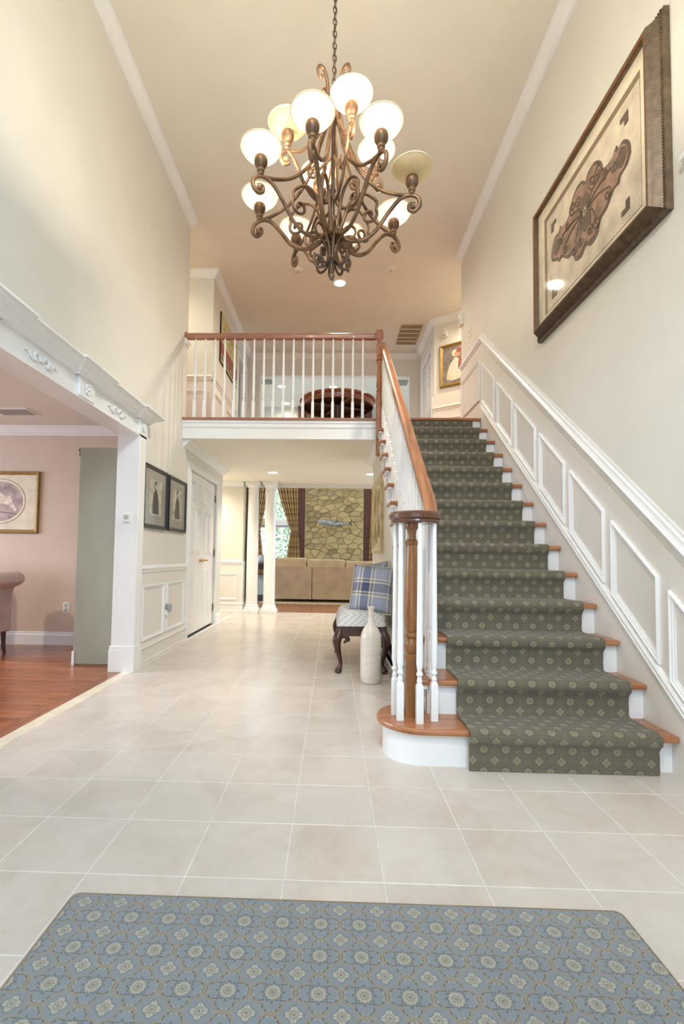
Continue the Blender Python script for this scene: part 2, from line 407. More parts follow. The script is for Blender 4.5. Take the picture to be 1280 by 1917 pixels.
    def mesh(s, name, smooth=None, uv=None):
        me = bpy.data.meshes.new(name); me.from_pydata(s.v, [], s.f)
        bm = bmesh.new(); bm.from_mesh(me); bmesh.ops.recalc_face_normals(bm, faces=bm.faces); bm.to_mesh(me); bm.free()
        if uv:
            L = me.uv_layers.new(name='UVMap')
            for lp in me.loops: L.data[lp.index].uv = uv(lp.vertex_index, me.vertices[lp.vertex_index].co)
        if smooth:
            for p in me.polygons: p.use_smooth = True
            me.set_sharp_from_angle(angle=math.radians(smooth))
        return me
    def build(s, name, mat, parent=None, smooth=None, uv=None, bevel=0.0, loc=None):
        return put(name, s.mesh(name, smooth, uv), mat, parent, bevel, loc)
ORIG = {}
def put(name, me, mat, parent=None, bevel=0.0, loc=None, mw=None):
    if mat is not None and not me.materials: me.materials.append(mat)
    o = bpy.data.objects.new(name, me); COL.objects.link(o)
    if loc is not None: o.location = loc
    if mw is not None: o.matrix_basis = mw
    if parent is not None:
        o.parent = parent; o.matrix_parent_inverse = ORIG.get(parent.name, Matrix.Identity(4))
    if loc is not None or mw is not None: ORIG[o.name] = o.matrix_basis.inverted()
    if bevel:
        b = o.modifiers.new('edge', 'BEVEL'); b.width = bevel; b.segments = 2 if bevel < .03 else 5; b.limit_method = 'ANGLE'
    return o
def tag(o, label, cat=None, group=None, kind=None):
    o['label'] = label
    if cat: o['category'] = cat
    if group: o['group'] = group
    if kind: o['kind'] = kind
    return o
def thing(name, label, cat, loc=(0, 0, 0), group=None, kind=None):
    o = bpy.data.objects.new(name, None); COL.objects.link(o); o.location = loc; o.empty_display_size = .05
    ORIG[o.name] = Matrix.Translation(-V(loc))
    return tag(o, label, cat, group, kind)
def struct(o, label, cat): return tag(o, label, cat, None, 'structure')
def bez(p, n=10):      # Catmull-Rom through points
    p = [V(q) for q in p]; out = []
    for i in range(len(p)-1):
        a = p[i-1] if i else p[0]*2-p[1]; b = p[i]; c = p[i+1]; d = p[i+2] if i+2 < len(p) else p[-1]*2-p[-2]
        for j in range(n):
            t = j/n; out.append(.5*((2*b)+(c-a)*t+(2*a-5*b+4*c-d)*t*t+(3*b-a-3*c+d)*t**3))
    out.append(p[-1]); return out

# ------------------------------------------------------------------ dimensions
XL, XR = -1.81, 1.72           # foyer side walls
ZC, ZU, ZH = 5.2, 2.695, 2.45  # high ceiling, upper floor, hall ceiling below
YB = 5.60                      # balcony front
Y1, RUN, RISE = 2.418, .2395, .1925
SLOPE = RISE/RUN
def nose(y): return RISE+(y-Y1)*SLOPE
FY0 = -1.1                     # front wall

CROWN = [(0, 0), (0, -.10), (.012, -.10), (.012, -.085), (.03, -.075), (.055, -.045), (.075, -.02), (.09, -.015), (.09, 0)]
BASEP = [(0, 0), (.02, 0), (.02, .11), (.012, .125), (.012, .14), (0, .145)]
PANELP = [(0, 0), (0, .014), (.006, .019), (.014, .012), (.02, .012), (.026, .006), (.032, .006), (.032, 0)]
CHAIRP = [(0, 0), (0, .012), (.014, .016), (.022, .03), (.034, .036), (.04, .028), (.055, .02), (.072, .018), (.076, .008), (.095, .008), (.095, 0)]
CASEP = [(0, 0), (0, .022), (.014, .026), (.022, .018), (.06, .016), (.075, .01), (.085, .01), (.085, 0)]

# ------------------------------------------------------------------ floors
fl = MB().box(XL-.10, XR, FY0, 9.05, -.09, -.0012).build('floor', m_grout)
struct(fl, 'polished cream marble tile floor of the foyer and hall', 'floor')
T, TX, TY = .3242, -.7926, 1.5963
tmesh = {}
def tile_mesh(w, d):
    k = (round(w, 4), round(d, 4))
    if k not in tmesh:
        g, c, h = .0016, .0012, .012
        x0, x1, y0, y1 = g, w-g, g, d-g
        b = MB()
        vs = [(x, y, -h) for x, y in ((x0, y0), (x1, y0), (x1, y1), (x0, y1))]+[(x, y, -c) for x, y in ((x0, y0), (x1, y0), (x1, y1), (x0, y1))] + \
             [(x, y, 0) for x, y in ((x0+c, y0+c), (x1-c, y0+c), (x1-c, y1-c), (x0+c, y1-c))]
        fs = [(8, 9, 10, 11)]+[(i, (i+1) % 4, 4+(i+1) % 4, 4+i) for i in range(4)]+[(4+i, 4+(i+1) % 4, 8+(i+1) % 4, 8+i) for i in range(4)]
        b.add(vs, fs); me = b.mesh('tile'); me.materials.append(m_tile); tmesh[k] = me
    return tmesh[k]
xs = [XL+.04]+[TX+i*T for i in range(-2, 8) if XL+.1 < TX+i*T < XR-.05]+[XR]
j0 = -8
far = MB()
for j in range(j0, 23):
    y0 = TY+j*T; y1 = min(y0+T, 9.02)
    for i in range(len(xs)-1):
        if xs[i] > .72 and y0 > 2.6 and y0 < 6.4: continue
        if y0 < 6.3 and y0 > -.7:
            put('tile', tile_mesh(xs[i+1]-xs[i], y1-y0), m_tile, fl, loc=(xs[i], y0, 0))
        else: far.box(xs[i]+.0016, xs[i+1]-.0016, y0+.0016, y1-.0016, -.012, 0)
for j in range(14, 23):
    far.box(-3.2, XL, max(7.72, TY+j*T)+.002, min(TY+(j+1)*T, 9.02), -.012, 0) if TY+(j+1)*T > 7.73 else None
o = far.build('tile', m_tile, fl); o['kind'] = 'stuff'
for y in (1.4, 2.85):
    MB().box(XL-.05, XL+.038, y, y+1.447, -.012, .002).build('threshold_strip', M('threshold_marble', (238, 228, 206), .2), fl, bevel=.001)

fd = MB().box(-6.6, XL-.05, 1.0, 5.5, -.09, -.012).build('floor', m_dark)
struct(fd, 'warm oak plank floor of the sitting room through the wide opening', 'floor')
r = random.Random(3); pmesh = {}
y = 1.2; row = 0
while y < 5.46:
    cut = [-6.6, -6.6+.9+((row*.37) % 1.1), -2.9-((row*.53) % 1.3), XL-.135]
    for a, b in zip(cut, cut[1:]):
        MB().box(a+.0008, b-.0008, y+.0008, min(y+.083, 5.47)-.0008, -.012, 0).build('plank', m_plank, fd)
    y += .083; row += 1
for a, b in ((1.2, 2.7), (2.7, 4.3)):
    MB().box(XL-.134, XL-.051, a, b-.001, -.012, 0).build('plank', m_planky, fd)

ff = MB().box(-4.2, 4.2, 9.05, 13.2, -.09, -.012).build('floor', m_dark)
struct(ff, 'oak plank floor of the family room behind the columns', 'floor')
for i in range(22):
    for a, b in ((-4.2, -1.5+(i % 3)*.9), (-1.5+(i % 3)*.9, 4.2)):
        MB().box(a, b-.001, 9.02+i*.1, 9.119+i*.1, -.012, 0).build('plank', m_plank, ff)

m_ceil_bright = M('ceiling_paint_lightened', (243, 238, 224), .8, var=.01, scale=2)  # copy of the ceiling paint, lightened in place of more hall light
up = MB().box(XL-2.2, XR+2.2, YB+.02, 9.62, ZH, ZU-.02).box(XR-1.1, XR+2.2, 5.60, YB+.02, ZH, ZU-.04).build('ceiling', m_ceil_bright)
struct(up, 'low cream ceiling of the hall under the balcony', 'ceiling')
uf = MB().box(XL-2.2, XR+2.2, YB+.03, 9.6, ZU-.02, ZU).build('floor', m_oak)
struct(uf, 'upper hall floor level with the top of the stairs', 'floor')

# ------------------------------------------------------------------ ceilings
ce = MB().box(-4.6, 4.6, FY0-.1, 13.3, ZC, ZC+.1).build('ceiling', m_ceil)
struct(ce, 'high cream ceiling over the foyer and upper hall', 'ceiling')
dc = MB().box(-6.7, XL-.155, .9, 5.6, 2.53, 2.6).build('ceiling', m_ceil)
struct(dc, 'ceiling of the sitting room beyond the wide opening', 'ceiling')

# ------------------------------------------------------------------ walls
wl = MB().wall('x', XL-.155, XL, FY0, YB+.1, 0, ZC, [(2.32, 4.26, -1, 2.15)])
wl.wall('x', XL-.155, XL, YB+.1, 7.70, 0, ZH, [(5.93, 7.30, -1, 2.14)])
wl = wl.build('wall_left', m_wall); struct(wl, 'tall pale beige foyer wall with the wide opening and double doors', 'wall')
wr = MB().wall('x', XR, XR+.12, FY0, 6.42, 0, ZC).build('wall_right', m_wall)
struct(wr, 'tall beige wall rising beside the staircase', 'wall')
wf = MB().wall('y', FY0-.15, FY0, XL-.155, XR+.12, 0, ZC, [(-1.1, 1.3, 2.45, 4.55), (-1.25, 1.35, .15, 2.15)]).build('wall_front', m_wall)
struct(wf, 'front foyer wall with door glazing and tall window', 'wall')
# lower hall
wb = MB().wall('y', 8.90, 9.05, -3.4, -1.68, 0, ZH).wall('y', 9.11, 9.22, -1.68, XR+1.3, 2.385, ZH).build('wall_back', m_wall)
struct(wb, 'cream hall wall and header framing the way into the family room', 'wall')
w = MB().wall('x', -3.4, -3.3, 7.7, 8.9, 0, ZH).wall('y', 7.6, 7.7, -3.4, XL-.155, 0, ZH).build('wall_passage', m_wall)
struct(w, 'side passage wall beyond the double doors', 'wall')
WS, WE = .575, 6.90
pts = [(WS, 2.86, 0), (WS, WE, 0), (WS, WE, ZH), (WS, 5.60, ZH), (WS, Y1+RUN*1.0+.06, RISE*1+.02), (WS, 2.86, .19)]
w = MB().prism(pts, (.06, 0, 0)).wall('y', WE-.06, WE, WS+.06, XR, 0, ZH).build('wall_stair', m_wall)
struct(w, 'cream wall closing off the space under the stairs', 'wall')
w = MB().wall('x', XR+1.2, XR+1.3, 6.42, 9.05, 0, ZH).build('wall_hall', m_wall); struct(w, 'hidden side wall of the lower hall', 'wall')
# den
wd = MB().wall('y', 5.46, 5.58, -6.7, XL-.155, 0, 2.6).wall('x', -6.7, -6.6, .9, 5.5, 0, 2.6, [(2.2, 4.6, .8, 2.2)]).wall('y', .9, 1.0, -6.7, XL-.155, 0, 2.6).build('wall_den', m_den)
struct(wd, 'dusty pink sitting room wall seen through the opening', 'wall')
# upper hall
HX = -1.78
w = MB().wall('y', 6.75, 6.87, -4.0, HX, ZU, ZC).wall('x', HX-.12, HX, 6.87, 9.6, ZU, ZC, [(8.55, 9.4, ZU, 4.73)]).wall('y', YB+.0, YB+.1, -4.0, XL-.155, ZU, ZC).wall('x', -4.1, -4.0, 5.6, 6.8, ZU, ZC).build('wall_landing', m_wall)
struct(w, 'upper hall wall corner behind the balcony railing', 'wall')
w = MB().wall('y', 9.6, 9.72, HX-.12, XR+.12, ZU, ZC, [(-1.52, 1.52, ZU, 4.76)]).wall('x', XR, XR+.12, 8.2, 9.6, ZU, ZC, [(8.32, 9.12, ZU, 4.73)]).build('wall_upper', m_wall)
struct(w, 'far end wall of the upper hall with a wide opening', 'wall')
A0, A1 = V((XR, 8.2, 0)), V((XR+1.15, 8.2-.85, 0)); AD = (A1-A0).normalized(); AN = V((-AD.y, AD.x, 0)); AN = AN if AN.y < 0 else -AN
w = MB().prism([A0+V((0, 0, ZU)), A1+V((0, 0, ZU)), A1+V((0, 0, ZC)), A0+V((0, 0, ZC))], -AN*.1)
w.wall('x', XR+1.15, XR+1.25, 6.3, 7.4, ZU, ZC).wall('y', 6.30, 6.42, XR+.12, XR+1.2, ZU, ZC)
w = w.build('wall_angled', m_wall); struct(w, 'angled upper hall wall holding the gold framed painting', 'wall')
MB().wall('x', HX-1.5, HX-1.45, 8.3, 9.6, ZU, ZC).build('side_room_wall', m_wall, uf)
MB().wall('x', XR+.8, XR+.85, 8.0, 9.6, ZU, ZC).build('closet_wall', m_wall, uf)
# family room
wfr = MB().wall('y', 13.05, 13.2, -4.3, 4.3, 0, ZC, [(-2.10, -1.02, .75, 4.2), (1.25, 2.3, .75, 4.2)])
wfr.wall('x', -4.3, -4.2, 9.05, 13.2, 0, ZC, [(10, 12.4, .8, 3.2)]).wall('x', 4.2, 4.3, 9.05, 13.2, 0, ZC, [(10, 12.4, .8, 3.2)])  # unseen side openings added to let the fill light in
wfr.wall('y', 9.62, 9.72, -4.3, HX-.12, ZU, ZC).wall('y', 9.62, 9.72, XR+.12, 4.3, ZU, ZC).wall('y', 9.06, 9.16, -4.3, -3.3, 0, ZU).wall('y', 9.06, 9.16, XR+.12, 4.3, 0, ZU)
wfr = wfr.build('wall_family', m_bluewall); struct(wfr, 'pale plaster wall of the family room', 'wall')

# ------------------------------------------------------------------ crown and base mouldings
def trim(n, mb, label, mat=m_white): return struct(mb.build('trim_%d' % n, mat), label, 'moulding')
trim(1, MB().rail([(XL, YB+.1, ZC), (XL, FY0, ZC)], 'z+', CROWN), 'white crown moulding along the ceiling over the wide opening')
trim(2, MB().rail([(XR, FY0, ZC), (XR, 6.42, ZC)], 'z+', CROWN), 'white crown moulding along the ceiling above the stair wall')
trim(3, MB().rail([(HX, 9.6, ZC), (HX, 6.75, ZC), (-4.0, 6.75, ZC)], 'z+', CROWN), 'white crown moulding turning the upper hall corner')
trim(4, MB().rail([(A1.x, A1.y, ZC), (XR, 8.2, ZC), (XR, 9.6, ZC), (HX, 9.6, ZC)][::1], 'z+', CROWN), 'white crown moulding around the far end of the upper hall')
trim(5, MB().rail([(-3.3, 8.9, ZH), (-1.68, 8.9, ZH)][::-1], 'z+', CROWN), 'cream crown moulding on the wall beside the columns')
trim(6, MB().rail([(XL-.155, 7.70, ZH), (XL, 7.70, ZH), (XL, YB+.03, ZH)], 'z+', CROWN), 'white crown moulding over the double doors below the balcony')
trim(7, MB().rail([(WS, YB+.03, ZH), (WS, WE, ZH), (XR, WE, ZH)], 'z+', CROWN), 'white crown moulding on the wall under the stairs')
trim(8, MB().rail([(XL-.155, 5.46, 2.53), (-6.6, 5.46, 2.53)], 'z+', CROWN), 'white crown moulding of the pink sitting room')
b = MB().rail([(-6.6, 5.46, 0), (XL-.155, 5.46, 0)][::-1], 'z+', BASEP).build('baseboard_den', m_white); struct(b, 'white baseboard under the pink sitting room wall', 'baseboard')
BIG = [(0, 0), (.03, 0), (.03, .03), (.02, .035), (.02, .14), (.03, .15), (.03, .165), (.016, .175), (.016, .19), (0, .195)]
b = MB().rail([(XL, 5.84, 0), (XL, 4.41, 0)], 'z+', BIG).build('baseboard_left', m_wain); struct(b, 'white baseboard below the two framed photographs', 'baseboard')
b = MB().rail([(XL-.155, 7.7, 0), (XL, 7.7, 0), (XL, 7.39, 0)], 'z+', BASEP).build('baseboard_hall', m_white); struct(b, 'short white baseboard past the double doors', 'baseboard')
b = MB().rail([(-1.68, 9.05, 0), (-1.68, 8.9, 0), (-3.3, 8.9, 0)], 'z+', BIG).build('baseboard_back', m_white); struct(b, 'white baseboard of the wall beside the columns', 'baseboard')

# wainscot of the left wall
def wains(N, c, a0, a1, parent, top=.95, panels=(), sub=.009, z0=0, mat=m_wain):
    MB().slab(N, c, a0, a1, z0, z0+top-.06, sub).build('wainscot_panel_field', mat, parent)
    p = rect(N, c, a0, a1, z0+top, z0+top)
    a, b = p[0], p[1]
    rail = MB().rail([b, a], N, CHAIRP)
    rail.build('chair_rail', m_white, parent)
    for (q0, q1, s0, s1) in panels:
        cc = c+sub*(AX[N].x+AX[N].y)
        MB().frame(N, cc, q0, q1, z0+s0, z0+s1, PANELP).build('panel_moulding', m_white, parent)
wains('x+', XL, 4.41, 5.84, wl, .95, [(4.49, 5.07, .225, .75), (5.16, 5.75, .225, .75)])
wains('y-', 8.9, -3.3, -1.685, wb, .97, [(-3.2, -2.5, .24, .72), (-2.4, -1.78, .24, .72)])
MB().box(-1.69, -1.665, 8.89, 9.06, 0, .95).build('wainscot_return', m_white, wb)

# stair wall wainscot : raking panels, chair rail and skirt
def ry(y, off): return V((XR, y, nose(y)+off))
SK = .012
MB().prism([(XR, FY0+.02, 0), (XR, Y1-.25, 0), (XR, 5.53, 2.5), (XR, 5.53, nose(5.53)+.86), (XR, FY0+.02, max(.84, 0))] if False else
           [(XR, 1.9, 0), (XR, 2.6, 0), (XR, 5.54, nose(5.54)-.3), (XR, 5.54, nose(5.54)+.86), (XR, 1.9, nose(1.9)+.86)], (-SK, 0, 0)).build('wainscot_field', m_wain, wr)
MB().box(XR-SK, XR, 5.54, 6.42, ZU, ZU+.86).build('wainscot_field', m_wain, wr)
for a, b2 in ((2.05, 2.465), (2.545, 2.955), (3.035, 3.46), (3.535, 3.955), (4.035, 4.485), (4.545, 4.96), (5.06, 5.465)):
    p = [ry(a, .222), ry(a, .675), ry(b2, .675), ry(b2, .222)]
    for q in p: q.x = XR-SK
    MB().rail(p, 'x-', PANELP, True).build('panel_moulding', m_white, wr)
p = [V((XR-SK, 5.57, 2.91)), V((XR-SK, 5.57, 3.40)), V((XR-SK, 6.34, 3.40)), V((XR-SK, 6.34, 2.91))]
MB().rail(p, 'x-', PANELP, True).build('panel_moulding', m_white, wr)
zc = nose(5.54)+.905
MB().rail([V((XR, 6.42, zc)), V((XR, 5.54, zc)), ry(1.9, .905)], 'x-', CHAIRP).build('chair_rail', m_white, wr)
SKIRTP = [(0, 0), (0, .012), (.01, .02), (.018, .012), (.03, .012), (.036, .022), (.05, .014), (.056, 0)]
p = [ry(5.50, .135), ry(2.2, .135)]
for q in p: q.x = XR-SK
MB().rail(p, 'x-', SKIRTP).build('skirt_moulding', m_white, wr)
MB().box(XR-.02, XR, 2.25, 2.262, 3.05, 3.15).box(XR-.035, XR, 2.2, 2.31, 3.02, 3.05).build('wall_bracket', m_white, wr)

# ------------------------------------------------------------------ wide opening surround
su = thing('trim_9', 'ornate white surround of the wide sitting room opening', 'door surround', (XL, 4.3, 0), kind='structure')
JF = XL+.045
for (a, b2, j0, j1) in ((4.26, 4.40, 4.25, 4.275), (2.18, 2.32, 2.305, 2.33)):
    MB().box(XL+.001, JF, a, b2, 0, 2.15).build('pilaster', m_white, su, bevel=.003)
    MB().box(XL-.158, JF-.003, j0, j1, 0, 2.14).build('jamb', m_white, su)
MB().box(XL-.175, JF+.012, 4.238, 4.41, 0, .20).box(XL-.17, JF+.008, 4.242, 4.407, .20, .23).build('plinth_block', m_white, su, bevel=.003)
MB().box(XL-.155, JF-.005, 2.2, 4.40, 2.135, 2.15).box(XL, JF-.012, 2.2, 4.40, 2.15, 2.30).build('frieze', m_white, su)
MB().box(JF-.012, JF, 2.2, 4.40, 2.13, 2.152).build('frieze_bead', m_white, su)
COR = [(0, 0), (.02, 0), (.02, .012), (.035, .018), (.05, .035), (.085, .05), (.10, .062), (.105, .07), (.12, .07), (.12, .085), (0, .085)]
cb = .022
yb = [(4.22, 4.40), (3.19, 3.40), (2.20, 2.40)]
xf = JF-.012
path = [V((XL, 4.42, 2.28)), V((xf+cb, 4.42, 2.28)), V((xf+cb, 4.20, 2.28)), V((xf, 4.20, 2.28)), V((xf, 3.42, 2.28)), V((xf+cb, 3.42, 2.28)), V((xf+cb, 3.17, 2.28)), V((xf, 3.17, 2.28)), V((xf, 2.42, 2.28)), V((xf+cb, 2.42, 2.28)), V((xf+cb, 2.18, 2.28)), V((XL, 2.18, 2.28))]
MB().rail(path, 'z+', [(u, v) for u, v in COR]).build('cornice', m_white, su)
for a, b2 in yb:
    k = MB().box(xf, xf+cb, a, b2, 2.145, 2.282).build('block', m_white, su, bevel=.003)
    for q in range(8):
        an = q*PI/4; rr = .03
        MB().lathe([(.001, 0), (.014, .004), (.012, .01), (.001, .012)], (xf+cb, (a+b2)/2+rr*math.cos(an), 2.215+rr*math.sin(an)), 8, axis='x').build('rosette_petal', m_white, k, smooth=60)
    MB().lathe([(.001, 0), (.014, .006), (.009, .016), (.001, .018)], (xf+cb, (a+b2)/2, 2.215), 10, axis='x').build('rosette_centre', m_white, k, smooth=60)
for yc in (3.80, 2.78):
    ap = MB()
    for sgn in (-1, 1):
        ap.tube(bez([(xf+.006, yc+sgn*.005, 2.205), (xf+.008, yc+sgn*.04, 2.235), (xf+.008, yc+sgn*.075, 2.215), (xf+.008, yc+sgn*.055, 2.19), (xf+.008, yc+sgn*.10, 2.195), (xf+.006, yc+sgn*.13, 2.22), (xf+.006, yc+sgn*.165, 2.212)], 6), [.015-.009*(i/36) for i in range(37)], 6)
    ap.lathe([(.001, 0), (.016, .006), (.001, .016)], (xf, yc, 2.212), 8, axis='x')
    ap.build('scroll_applique', m_white, su, smooth=60)

# ------------------------------------------------------------------ double doors
d1 = thing('door_1', 'white panelled double doors with brass levers below the balcony', 'door', (XL, 6.615, 0), kind='structure')
cas = MB().rail([V((XL, 5.93, 0)), V((XL, 5.93, 2.14)), V((XL, 7.30, 2.14)), V((XL, 7.30, 0))], 'x+', [(u, v) for u, v in CASEP])
cas.build('casing', m_white, d1)
MB().box(XL-.15, XL-.012, 5.935, 7.295, 0, .007).build('gap_shade', m_dark, d1)  # dark strip painting the shaded gap under the door leaves
for i, (a, b2) in enumerate(((5.94, 6.612), (6.618, 7.29))):
    leaf = MB().box(XL-.055, XL-.02, a, b2, .03, 2.13).build('door_leaf', m_panelw, d1, bevel=.002)
    wv = (b2-a)
    for (p0, p1) in ((.11, .47), (.53, .89)):
        for (z0, z1) in ((.22, .86), (1.06, 1.66), (1.76, 2.02)):
            MB().frame('x+', XL-.02, a+wv*p0, a+wv*p1, z0, z1, [(0, 0), (.004, .007), (.016, .009), (.024, .003), (.04, .012), (.04, 0)]).slab('x+', XL-.02, a+wv*p0+.04, a+wv*p1-.04, z0+.04, z1-.04, .012).build('raised_panel', m_panelw, leaf)
    yh = a-.003 if i == 0 else b2+.003
    for z in (.26, 1.09, 1.92):
        MB().lathe([(.008, -.05), (.008, .05)], (XL-.012, yh, z), 8).lathe([(.005, -.06), (.010, -.05), (.010, .05), (.005, .06)], (XL-.012, yh, z), 8).build('hinge', m_hinge, leaf)
    yl = b2-.06 if i == 0 else a+.06
    sg = -1 if i == 0 else 1
    MB().lathe([(.03, 0), (.03, .006), (.012, .012), (.011, .05)], (XL-.02, yl, .98), 16, axis='x').tube(bez([(XL+.028, yl, .98), (XL+.034, yl+sg*.03, .982), (XL+.034, yl+sg*.07, .975), (XL+.03, yl+sg*.115, .983)], 5), .009, 8).build('lever_handle', m_brass, leaf, smooth=50)

# ------------------------------------------------------------------ columns
for i, (x, lab) in enumerate(((-1.505, 'round white column nearer the panelled wall of the hall'), (-1.178, 'round white column standing beside the open way to the family room'))):
    c = thing('column', lab, 'column', (x, 8.95, 0), 'pair of white columns', 'thing')
    MB().box(x-.155, x+.155, 8.795, 9.105, 0, .055).build('plinth', m_white, c, bevel=.004)
    MB().lathe([(.15, .055), (.15, .085), (.135, .095), (.125, .12), (.128, .135), (.115, .15), (.112, .16)], (x, 8.95, 0), 32).build('base_moulding', m_white, c, smooth=40)
    MB().lathe([(.110, .16), (.109, .9), (.104, 1.6), (.097, 2.27)], (x, 8.95, 0), 32).build('shaft', m_white, c, smooth=40)
    MB().lathe([(.097, 2.27), (.106, 2.28), (.106, 2.295), (.099, 2.305), (.099, 2.34), (.112, 2.36), (.13, 2.385)], (x, 8.95, 0), 32).box(x-.135, x+.135, 8.815, 9.085, 2.385, 2.448).build('capital', m_white, c, smooth=40)

# ------------------------------------------------------------------ staircase
st = thing('staircase', 'straight oak and white staircase climbing to the upper hall', 'staircase', (1.1, 3.9, 0))
XS0, XS1, TT = .53, XR-SK-.001, .032
BC = (.475, 2.665)
def bull(r, y_back):
    p = []
    for k in range(25):
        a = -PI/2-PI*k/24
        p.append((BC[0]+r*math.cos(a), BC[1]+r*math.sin(a)))
    return p
# first step
out = [(XS1, Y1), (XS1, Y1+RUN+.04)]+[(XS0+.02, Y1+RUN+.04), (XS0+.02, BC[1]+.22)]
bp_ = bull(.222, 0)[::-1]
poly = [(XS1, BC[1]-.222-.025), (XS1, Y1+RUN+.05), (XS0+.03, Y1+RUN+.05), (XS0+.03, BC[1]+.222)]+bp_
poly = [(x, max(y, Y1+.0)) for x, y in poly]
MB().prism([(x, y, RISE-TT) for x, y in poly], (0, 0, TT)).build('tread', m_oak, st, bevel=.01)
rp = bull(.188, 0)[::-1]
poly = [(XS1, BC[1]-.188), (XS1, Y1+RUN+.03), (XS0+.04, Y1+RUN+.03), (XS0+.04, BC[1]+.188)]+rp
MB().prism([(x, y, 0) for x, y in poly], (0, 0, RISE-TT)).build('riser', m_white, st, smooth=40)
for k in range(2, 14):
    y = Y1+(k-1)*RUN; z = k*RISE
    MB().box(.49, XS1, y, y+RUN+.045, z-TT, z).build('tread', m_oak, st, bevel=.010)
    MB().box(XS0, XS1, y+.035, y+.055, z-RISE, z-TT).build('riser', m_white, st)
    b = MB().box(.505, XS0, y+.015, y+RUN+.02, z-TT-.022, z-TT).build('tread_cove', m_white, st)
MB().box(XS0, XS1, Y1+13*RUN+.035, Y1+13*RUN+.055, 13*RISE, ZU-TT).build('riser', m_white, st)
MB().box(.52, XS1, Y1+13*RUN, Y1+13*RUN+.12, ZU-TT, ZU).build('landing_nosing', m_oak, st, bevel=.01)
# closed outer string with brackets
pp = [(XS0, Y1+.3, 0.0)]
poly = [(XS0, 2.86, .0)]
sp = []
for k in range(2, 14):
    y = Y1+(k-1)*RUN+.036; z = k*RISE-TT
    sp += [(XS0, y, z-RISE+TT), (XS0, y, z)]
sp += [(XS0, Y1+13*RUN+.036, 13*RISE-TT), (XS0, Y1+13*RUN+.036, ZU-TT), (XS0, Y1+13*RUN+.05, ZU-TT), (XS0, Y1+13*RUN+.05, ZU-.36), (XS0, 2.9, .02), (XS0, 2.69, .02)]
MB().prism(sp, (.022, 0, 0)).build('outer_string', m_white, st)
for k in range(2, 14):
    y = Y1+(k-1)*RUN+.04; z = k*RISE-TT-.022
    br = bez([(XS0-.008, y+.03, z-.05), (XS0-.008, y+.07, z-.03), (XS0-.008, y+.10, z-.07), (XS0-.008, y+.15, z-.04), (XS0-.008, y+.21, z-.02)], 5)
    MB().tube(br, [.012-.007*i/20 for i in range(21)], 6).build('scroll_bracket', m_white, st, smooth=60)
# under-tread soffit filler so no light leaks below the flight
MB().prism([(XS0+.03, 2.95, .1), (XS0+.03, 5.56, 2.4), (XS0+.03, 5.56, 2.44), (XS0+.03, 2.95, .16)], (XR-XS0-.05, 0, 0)).build('soffit', m_dark, st)

# runner
RX0, RX1 = .69, 1.615
prof = [(Y1+.02+.02, .001), (Y1+.022+.01, .05)]
prof = []
for k in range(1, 14):
    y = Y1+(k-1)*RUN; z = k*RISE
    if k == 1: prof.append((y+.012, .002))
    prof += [(y+.012, z-.075), (y+.002, z-.058), (y-.014, z-.042), (y-.019, z-.018), (y-.013, z+.004), (y+.006, z+.014), (y+.06, z+.013), (y+RUN-.015, z+.012), (y+RUN+.006, z+.014), (y+RUN+.013, z+.022)]
prof += [(Y1+13*RUN+.012, 13*RISE+.03), (Y1+13*RUN+.014, ZU-TT-.002)]
arc = [0]
for a, b2 in zip(prof, prof[1:]): arc.append(arc[-1]+math.hypot(b2[0]-a[0], b2[1]-a[1]))
nx = 12; vs = []; fs = []; uvl = []
for side in (0, 1):
    for i, (y, z) in enumerate(prof):
        a = prof[max(i-1, 0)]; c = prof[min(i+1, len(prof)-1)]
        n = V((0, -(c[1]-a[1]), (c[0]-a[0]))).normalized()*(-.011 if side else 0)
        for j in range(nx+1):
            x = RX0+(RX1-RX0)*j/nx
            vs.append((x, y+n.y, z+n.z)); uvl.append((x, arc[i]))
L = len(prof); K = nx+1; o2 = L*K
for i in range(L-1):
    for j in range(nx):
        fs.append((i*K+j, i*K+j+1, (i+1)*K+j+1, (i+1)*K+j)); fs.append((o2+i*K+j, o2+(i+1)*K+j, o2+(i+1)*K+j+1, o2+i*K+j+1))
    for j in (0, nx): fs.append((i*K+j, (i+1)*K+j, o2+(i+1)*K+j, o2+i*K+j))
b = MB().add(vs, fs)
b = b.build('stair_runner', m_run, None, smooth=60, uv=lambda i, co: uvl[i])
tag(b, 'patterned grey green carpet runner laid down the stairs', 'carpet runner')

# ------------------------------------------------------------------ stair railing
def baluster(h, w=.033, sq=.20, n=12):
    b = MB()
    s = w/2
    b.box(-s, s, -s, s, 0, sq-.012)
    vs = [(-s, -s, sq-.012), (s, -s, sq-.012), (s, s, sq-.012), (-s, s, sq-.012)]; q = s*.55
    b.add(vs+[(-q, -q, sq+.006), (q, -q, sq+.006), (q, q, sq+.006), (-q, q, sq+.006)], [(0, 1, 5, 4), (1, 2, 6, 5), (2, 3, 7, 6), (3, 0, 4, 7), (4, 5, 6, 7)])
    b.lathe([(s*.6, sq), (s*.85, sq+.014), (s*.6, sq+.03), (s*.55, sq+.034), (s*.95, sq+.046), (s*.95, sq+.054), (s*.62, sq+.064), (s*1.0, sq+.10), (s*.96, sq+.2), (s*.62, h)], n=n)
    return b
HRX = .565
sr = thing('stair_railing', 'oak handrail with white balusters and turned newel at the bottom step', 'railing', (.45, 2.64, RISE))
def hr_z(y): return 1.262+(y-2.72)*SLOPE   # handrail underside centre line
HRP = [(-.030, 0), (-.030, .018), (-.036, .026), (-.036, .05), (-.022, .066), (0, .07), (.022, .066), (.036, .05), (.036, .026), (.030, .018), (.030, 0)]
